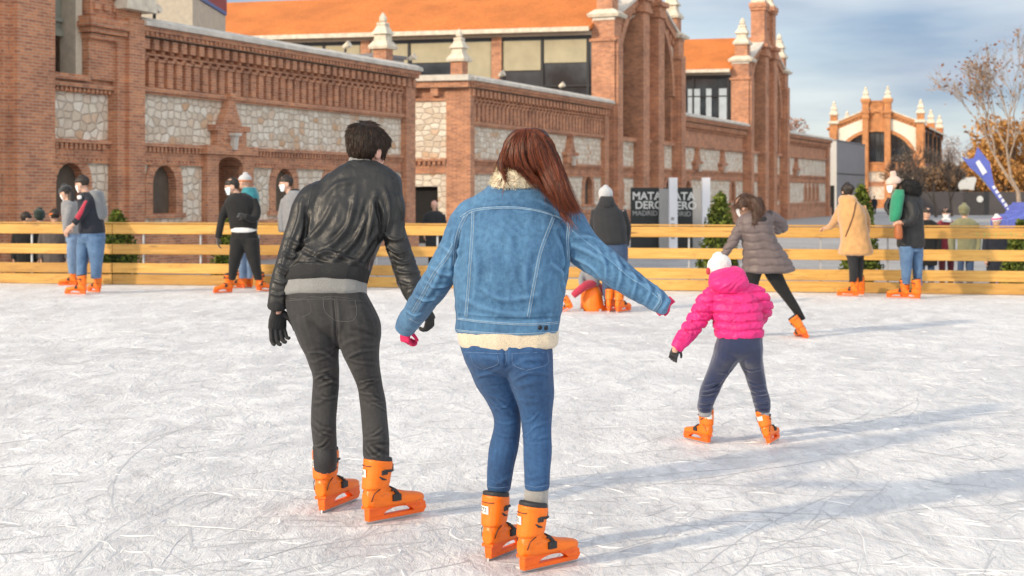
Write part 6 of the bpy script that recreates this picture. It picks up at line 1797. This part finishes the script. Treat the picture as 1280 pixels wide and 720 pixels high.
def poster(label, u0, u1, Y):
    t, wd, H = board('poster_board', label, 'poster', u0, u1, 234.5, Y, POSTER, 'black poster boards on the plaza')
    s_ = wd/1.0; x = -wd/2+.05*s_
    lettering(t, 'MATA', x, H-.42*s_, .27*s_, PWHITE, sx=1.0)
    lettering(t, '.', x+.80*s_, H-.42*s_, .22*s_, PWHITE)
    lettering(t, 'DERO', x+.1*s_, H-.74*s_, .27*s_, PWHITE, sx=.98)
    lettering(t, 'MADRID', x, H-.98*s_, .17*s_, PGREY, sx=1.0)
    for k in range(3):
        m = MB(); m.box(x, x+[.85, .7, .8][k]*s_, -.006, -.001, H-(1.34+.06*k)*s_, H-(1.31+.06*k)*s_); m.build('text_line', PGREY, t)
    return t
poster('black poster board with big white lettering, the left and complete one of the pair', 788.5, 824, 46)
poster('black poster board with white lettering half hidden by a white totem', 829.5, 866, 47)
GREYB2 = simple('grey_board', (.34, .33, .32), .7, .08, 3)
board('grey_board', 'plain grey board between the two black poster boards', 'board', 824, 836.5, 236, 45.6, GREYB2, 'plain grey boards on the plaza')
board('grey_board', 'plain grey board right of the half hidden poster board', 'board', 866, 880, 236, 48.5, GREYB2, 'plain grey boards on the plaza')
TOTW = simple('white_totem', (.66, .66, .70), .6, .04, 3)
for lb, u0, u1 in (('tall white totem covering part of the second black poster board', 836.5, 847), ('tall white totem just left of the green conifer', 878, 888)):
    t, wd, H = board('totem', lb, 'totem', u0, u1, 222, 45, TOTW, 'white totems on the plaza', .2)
    for k in range(4):
        m = MB(); m.box(-wd*.28, wd*(.1+.08*(k % 2)), -.006, -.001, H-1.35-.2*k, H-1.25-.2*k); m.build('text_line', PGREY, t)

# blue feather banner and inflatable at the right
BLUEF = simple('blue_banner_cloth', (.115, .15, .50), .7, .12, 3)
Yb = 31.0
bn = thing('feather_banner', 'slanted blue swallow tailed banner with white marks', 'banner', (W(1266, 268, Yb).x, Yb, PLZ))
def banner_poly(pts, y0, y1):
    m = MB(); m.prism([(W(u, v, Yb).x-bn.location.x, W(u, v, Yb).z-PLZ) for u, v in pts], y0, y1); return m
banner_poly([(1202, 196), (1211, 199.5), (1218, 197), (1222, 184), (1229.5, 194), (1237, 203), (1239.5, 217), (1242.5, 231), (1254, 249), (1266.5, 266), (1261, 266.5), (1243, 243), (1228, 222.5), (1213, 210)], -.02, .02).build('cloth', BLUEF, bn)
WM = simple('banner_white', (.78, .78, .80), .7, .03)
banner_poly([(1219, 203), (1223.5, 200), (1233.5, 215), (1228, 219)], -.03, -.022).build('white_mark', WM, bn)
for k in range(6):
    f0 = k/6; f1 = f0+.11
    a = (1241+22*f0, 232.5+33*f0); b = (1241+22*f1, 232.5+33*f1)
    banner_poly([(a[0]-1.6, a[1]+1), (a[0]+1.6, a[1]-1), (b[0]+1.3, b[1]-1), (b[0]-1.6, b[1]+1)], -.03, -.022).build('white_letter', WM, bn)
m = MB(); a = W(1266, 266, Yb)-bn.location; b = W(1205, 197, Yb)-bn.location; m.tube([(0, .05, 0), a+Vector((0, .05, 0)), a.lerp(b, .6)+Vector((0, .05, 0)), b+Vector((0, .05, 0))], [.03, .025, .02, .012], 6); m.build('pole', METAL, bn)
inf = thing('inflatable', 'blue inflatable block with a pale mark at the right edge of the plaza', 'inflatable', (W(1268, 282, 30).x, 30, PLZ))
m = MB(); x0 = W(1247, 0, 30).x-inf.location.x; x1 = W(1300, 0, 30).x-inf.location.x
m.prism([(x0, 0), (x1, 0), (x1, W(0, 253, 30).z-PLZ), (W(1271, 0, 30).x-inf.location.x, W(0, 253, 30).z-PLZ), (W(1269, 0, 30).x-inf.location.x, W(0, 266, 30).z-PLZ), (x0+.1, W(0, 270, 30).z-PLZ), (x0, W(0, 272, 30).z-PLZ)], -.5, .5)
link('cushion', bev(m.mesh('c'), .06, 3), BLUEF, inf, smooth=False)
lettering(inf, 'w', W(1277, 0, 30).x-inf.location.x, W(0, 263, 30).z-PLZ, .06, WM, y=-.505)

# green marks on the right end of the top rail
FM = simple('faded_green_paint', (.30, .36, .10), .8)
d0 = thing('painted_lettering', 'faded green lettering painted on the top fence rail at the right', 'lettering', (0, 0, 0))
rgp = random.Random(3)
xs = (Vector((W(1226, 0, 21.2).x, 0)))
for k in range(9):
    u = 1226+k*6.1
    q = A0+(A1-A0)*(u/1280.0); m = MB()
    for j in range(3):
        x = q.x+rgp.uniform(0, .045); z = .865+rgp.uniform(0, .03); h_ = rgp.uniform(.02, .06)
        yy = A0.y+(x-A0.x)*(A1.y-A0.y)/(A1.x-A0.x)-.0325
        if rgp.random() < .6: m.box(x, x+.010, yy, yy+.002, z, z+h_)
        else: m.box(x, x+.035, yy, yy+.002, z, z+.010)
    m.build('paint_stroke', FM, d0)


# ------------------------------------------------------------ far right: wall, signs, lit brick nave, trees
DKWALL = simple('dark_wall', (.075, .066, .066), .85, .15, .5)
dw = thing('dark_wall', 'long low dark grey wall across the far side of the plaza at the right', 'wall', (W(1150, 268, 124).x, 124, PLZ))
m = MB(); m.box(-1, 30, 0, .4, 0, 2.05); m.build('wall_panel', DKWALL, dw)
m = MB(); m.box(5.6, 5.95, -.06, 0, 0, 2.1); m.build('wall_post', BLACKM, dw)
m = MB(); m.box(3.8, 5.6, -.04, 0, .05, 2.04); m.build('gate_panel', simple('gate_grey', (.05, .045, .046), .8), dw)
rs = thing('round_sign', 'small round white sign on the dark wall', 'sign', W(1225, 249, 123.9))
m = MB(); m.lathe([(.27, 0), (.29, .02), (.27, .04)], 0, 0, 20); o = m.build('disc', PWHITE, rs); o.rotation_euler = (R(90), 0, 0)
ws = thing('white_sign', 'irregular white sign board standing above the dark wall', 'sign', W(1210, 237, 125.2))
m = MB(); m.prism([(-.8, .1), (-.7, .0), (-.1, .05), (.5, -.05), (.62, .5), (.75, .9), (.6, 1.12), (.0, 1.05), (-.5, 1.15), (-.65, .8), (-.9, .6)], -.04, .04); m.build('sign_face', PWHITE, ws)
m = MB(); m.box(-.06, .06, .05, .12, -1.9, .3); m.build('sign_post', BLACKM, ws)

fb = thing('brick_nave', 'sunlit orange brick building with white finials and an arched window, far across the plaza', 'building', (0, 0, 0), R(-21))
cs_, sn_ = math.cos(R(-21)), math.sin(R(-21))
c = W(1096, 260, 180); fb.location = (c.x-5.8*cs_, c.y-5.8*sn_, 0)
gable(fb, 0, 11.6, BRICKO, simple('pale_plaster', (.72, .66, .55), .85, .1, 2), True, tower=13.3)
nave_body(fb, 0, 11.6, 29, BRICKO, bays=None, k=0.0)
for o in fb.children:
    if o.name.startswith('flank_wall'): o.data.materials[0] = brick_mat('shaded_flank_brick', (.30, .12, .075), (.24, .10, .06), (.3, .22, .17))  # front brick darkened, shade of the flank put into its colour
for y in (13.5, 28.5):
    for x in (.3, 11.3):
        b_ = MB(); b_.box(x-.5, x+.5, y-.5, y+.5, 8.9, 10.7); b_.build('corner_pier', BRICKO, fb); pinnacle(fb, x, y, 10.7, 2.0)

TW = leaf_mat('dry_leaf', (.16, .07, .035), (.38, .19, .09))
def bare_tree(label, u, Y, vtop, seed, trunk_r=.16, lean=0, name='bare_tree', leafn=0, lmat=None, spread=.55, depth=6, mat=BARK, group=None, twig=.010, base=PLZ, fork=.28):
    rg = random.Random(seed)
    H = EYE-(vtop-HZ)/F*Y-base
    t = thing(name, label, 'tree', (W(u, 240, Y).x, Y, base), 0, group)
    m = MB(); mt = MB(); tips = []
    def grow(p, d, L_, r, k):
        pts = [p]; rad = [r]; n = 3
        for i in range(n):
            d = (d+Vector((rg.gauss(0, .10), rg.gauss(0, .10), .05 if k > 1 else .02))).normalized()
            p = p+d*(L_/n); pts.append(p); rad.append(max(twig, r*(1-.13*(i+1))))
        (m if k <= 1 else mt).tube(pts, rad, 6 if k < 2 else 4 if k < 4 else 3)
        if k >= depth: tips.append(p); return
        nb = 2 if k == 0 else rg.choice((2, 3, 3) if k < depth-1 else (2, 3))
        for j in range(nb):
            az = rg.uniform(0, 6.283); sp_ = spread*rg.uniform(.5, 1.25)
            a = d.orthogonal().normalized(); b = d.cross(a)
            nd = (d*math.cos(sp_)+(a*math.cos(az)+b*math.sin(az))*math.sin(sp_)).normalized()
            q = pts[rg.choice((2, 3))] if j else p
            grow(q, nd, L_*rg.uniform(.66, .86), max(twig, r*rg.uniform(.5, .66)), k+1)
        if k >= 3: tips.append(p)
    grow(Vector((0, 0, -.05)), Vector((lean, 0, 1)).normalized(), H*fork, trunk_r, 0)
    allz = max(v[2] for v in mt.v); s_ = H/allz
    for q in (m, mt): q.v = [(x*s_, y*s_, z*s_) for x, y, z in q.v]
    m.build('trunk', mat, t); mt.build('limbs', mat, t)
    if leafn and lmat:
        nr = np.random.default_rng(seed)
        leaves(leafn, lambda r_: tips[int(r_.integers(len(tips)))]*s_+Vector((r_.normal(0, .22, 3)).tolist()), .075, nr, 'foliage', lmat, t, .6)
    return t
bare_tree('tall bare tree with a few brown leaf tufts at the right edge', 1284, 58, 30, 12, .17, -.06, leafn=450, lmat=TW, depth=7, twig=.011, spread=.38, mat=simple('pale_bark', (.33, .25, .19), .9, .3, 6), fork=.30)
for i, (u, Y, vt) in enumerate(((1128, 112, 196), (1150, 116, 178), (1170, 114, 184), (1190, 118, 193))):
    bare_tree(['bare grey shrub tree at the left foot of the lit brick building', 'bare twiggy tree before the corner of the lit brick building', 'bare twiggy tree before the shaded flank of the lit building', 'bare twiggy tree just left of the white sign board'][i],
              u, Y, vt, 30+i, .10, 0, leafn=500, lmat=leaf_mat('grey_brown_leaf', (.14, .10, .075), (.30, .22, .16)), depth=6, spread=.5, mat=BARKD, group='bare trees before the lit brick building', twig=.016, fork=.2)
AUT = leaf_mat('autumn_leaf', (.28, .12, .035), (.60, .31, .09))
def crown_tree(label, u, Y, vtop, rad, seed, mat, n=2600, group=None, vb=None):
    H = EYE-(vtop-HZ)/F*Y-PLZ
    t = thing('autumn_tree', label, 'tree', (W(u, 240, Y).x, Y, PLZ), 0, group)
    rg = np.random.default_rng(seed); rr_ = random.Random(seed)
    m = MB(); m.tube([(0, 0, 0), (.1, 0, H*.3), (0, .1, H*.75)], [.22, .17, .05], 6)
    lobes = []
    for k in range(9):
        an = rr_.uniform(0, 6.283); q = rr_.uniform(.2, .75)*rad
        lobes.append((Vector((q*math.cos(an), q*math.sin(an), H*rr_.uniform(.42, .86))), rad*rr_.uniform(.32, .55)))
        m.tube([(0, 0, H*.3), lobes[-1][0]*.6+Vector((0, 0, H*.18)), lobes[-1][0]], [.1, .07, .02], 5)
    lobes.append((Vector((0, 0, H-rad*.35)), rad*.36))
    m.build('trunk', BARKD, t)
    def smp(r_):
        c_, R_ = lobes[int(r_.integers(len(lobes)))]
        d = Vector(r_.normal(0, 1, 3).tolist()).normalized()
        return c_+d*R_*(.55+.45*r_.random()**.5)*(1+.2*math.sin(d.x*7+d.z*5))
    leaves(n, smp, .17, rg, 'crown', mat, t, .65)
    return t
for i, (u, Y, vt, rd) in enumerate(((1242, 140, 166, 3.2), (1268, 134, 150, 3.6), (1292, 138, 158, 3.6), (1222, 150, 186, 2.4), (1256, 128, 196, 2.6))):
    crown_tree(['rust brown autumn tree above the blue banner', 'tallest orange brown autumn tree behind the bare tree at the right edge', 'orange autumn tree cut by the right edge', 'small brown autumn tree behind the white sign board', 'low golden autumn tree behind the dark wall under the bare tree'][i],
               u, Y, vt, rd, 50+i, AUT, 2600, 'autumn trees behind the dark wall')
BRT = leaf_mat('brown_thicket', (.13, .08, .05), (.32, .20, .11))
for i, (u, Y, vt, rd) in enumerate(((1150, 152, 214, 2.6), (1172, 156, 208, 2.8), (1196, 150, 206, 2.8), (1214, 146, 200, 2.8), (1236, 148, 206, 2.8), (1280, 146, 204, 3.0))):
    crown_tree('low brown tree in the thicket behind the dark wall', u, Y, vt, rd, 70+i, BRT, 2000, 'low brown trees in the thicket behind the dark wall')
PALE = leaf_mat('far_twig_haze', (.26, .215, .20), (.42, .35, .33))
for i in range(9):
    u = 1020+i*34
    crown_tree('far pale brown leafless tree in the row closing the plaza', u, 262+6*(i % 3), (196, 190, 200, 178, 190, 170, 176, 190, 182)[i], 4.4, 80+i, PALE, 1500, 'far pale trees closing the plaza')
t = crown_tree('brownish treetop showing over the last stretch of brick wall', 985, 175, 146, 3.2, 99, leaf_mat('reddish_twig', (.30, .17, .13), (.42, .27, .21)), 1500)
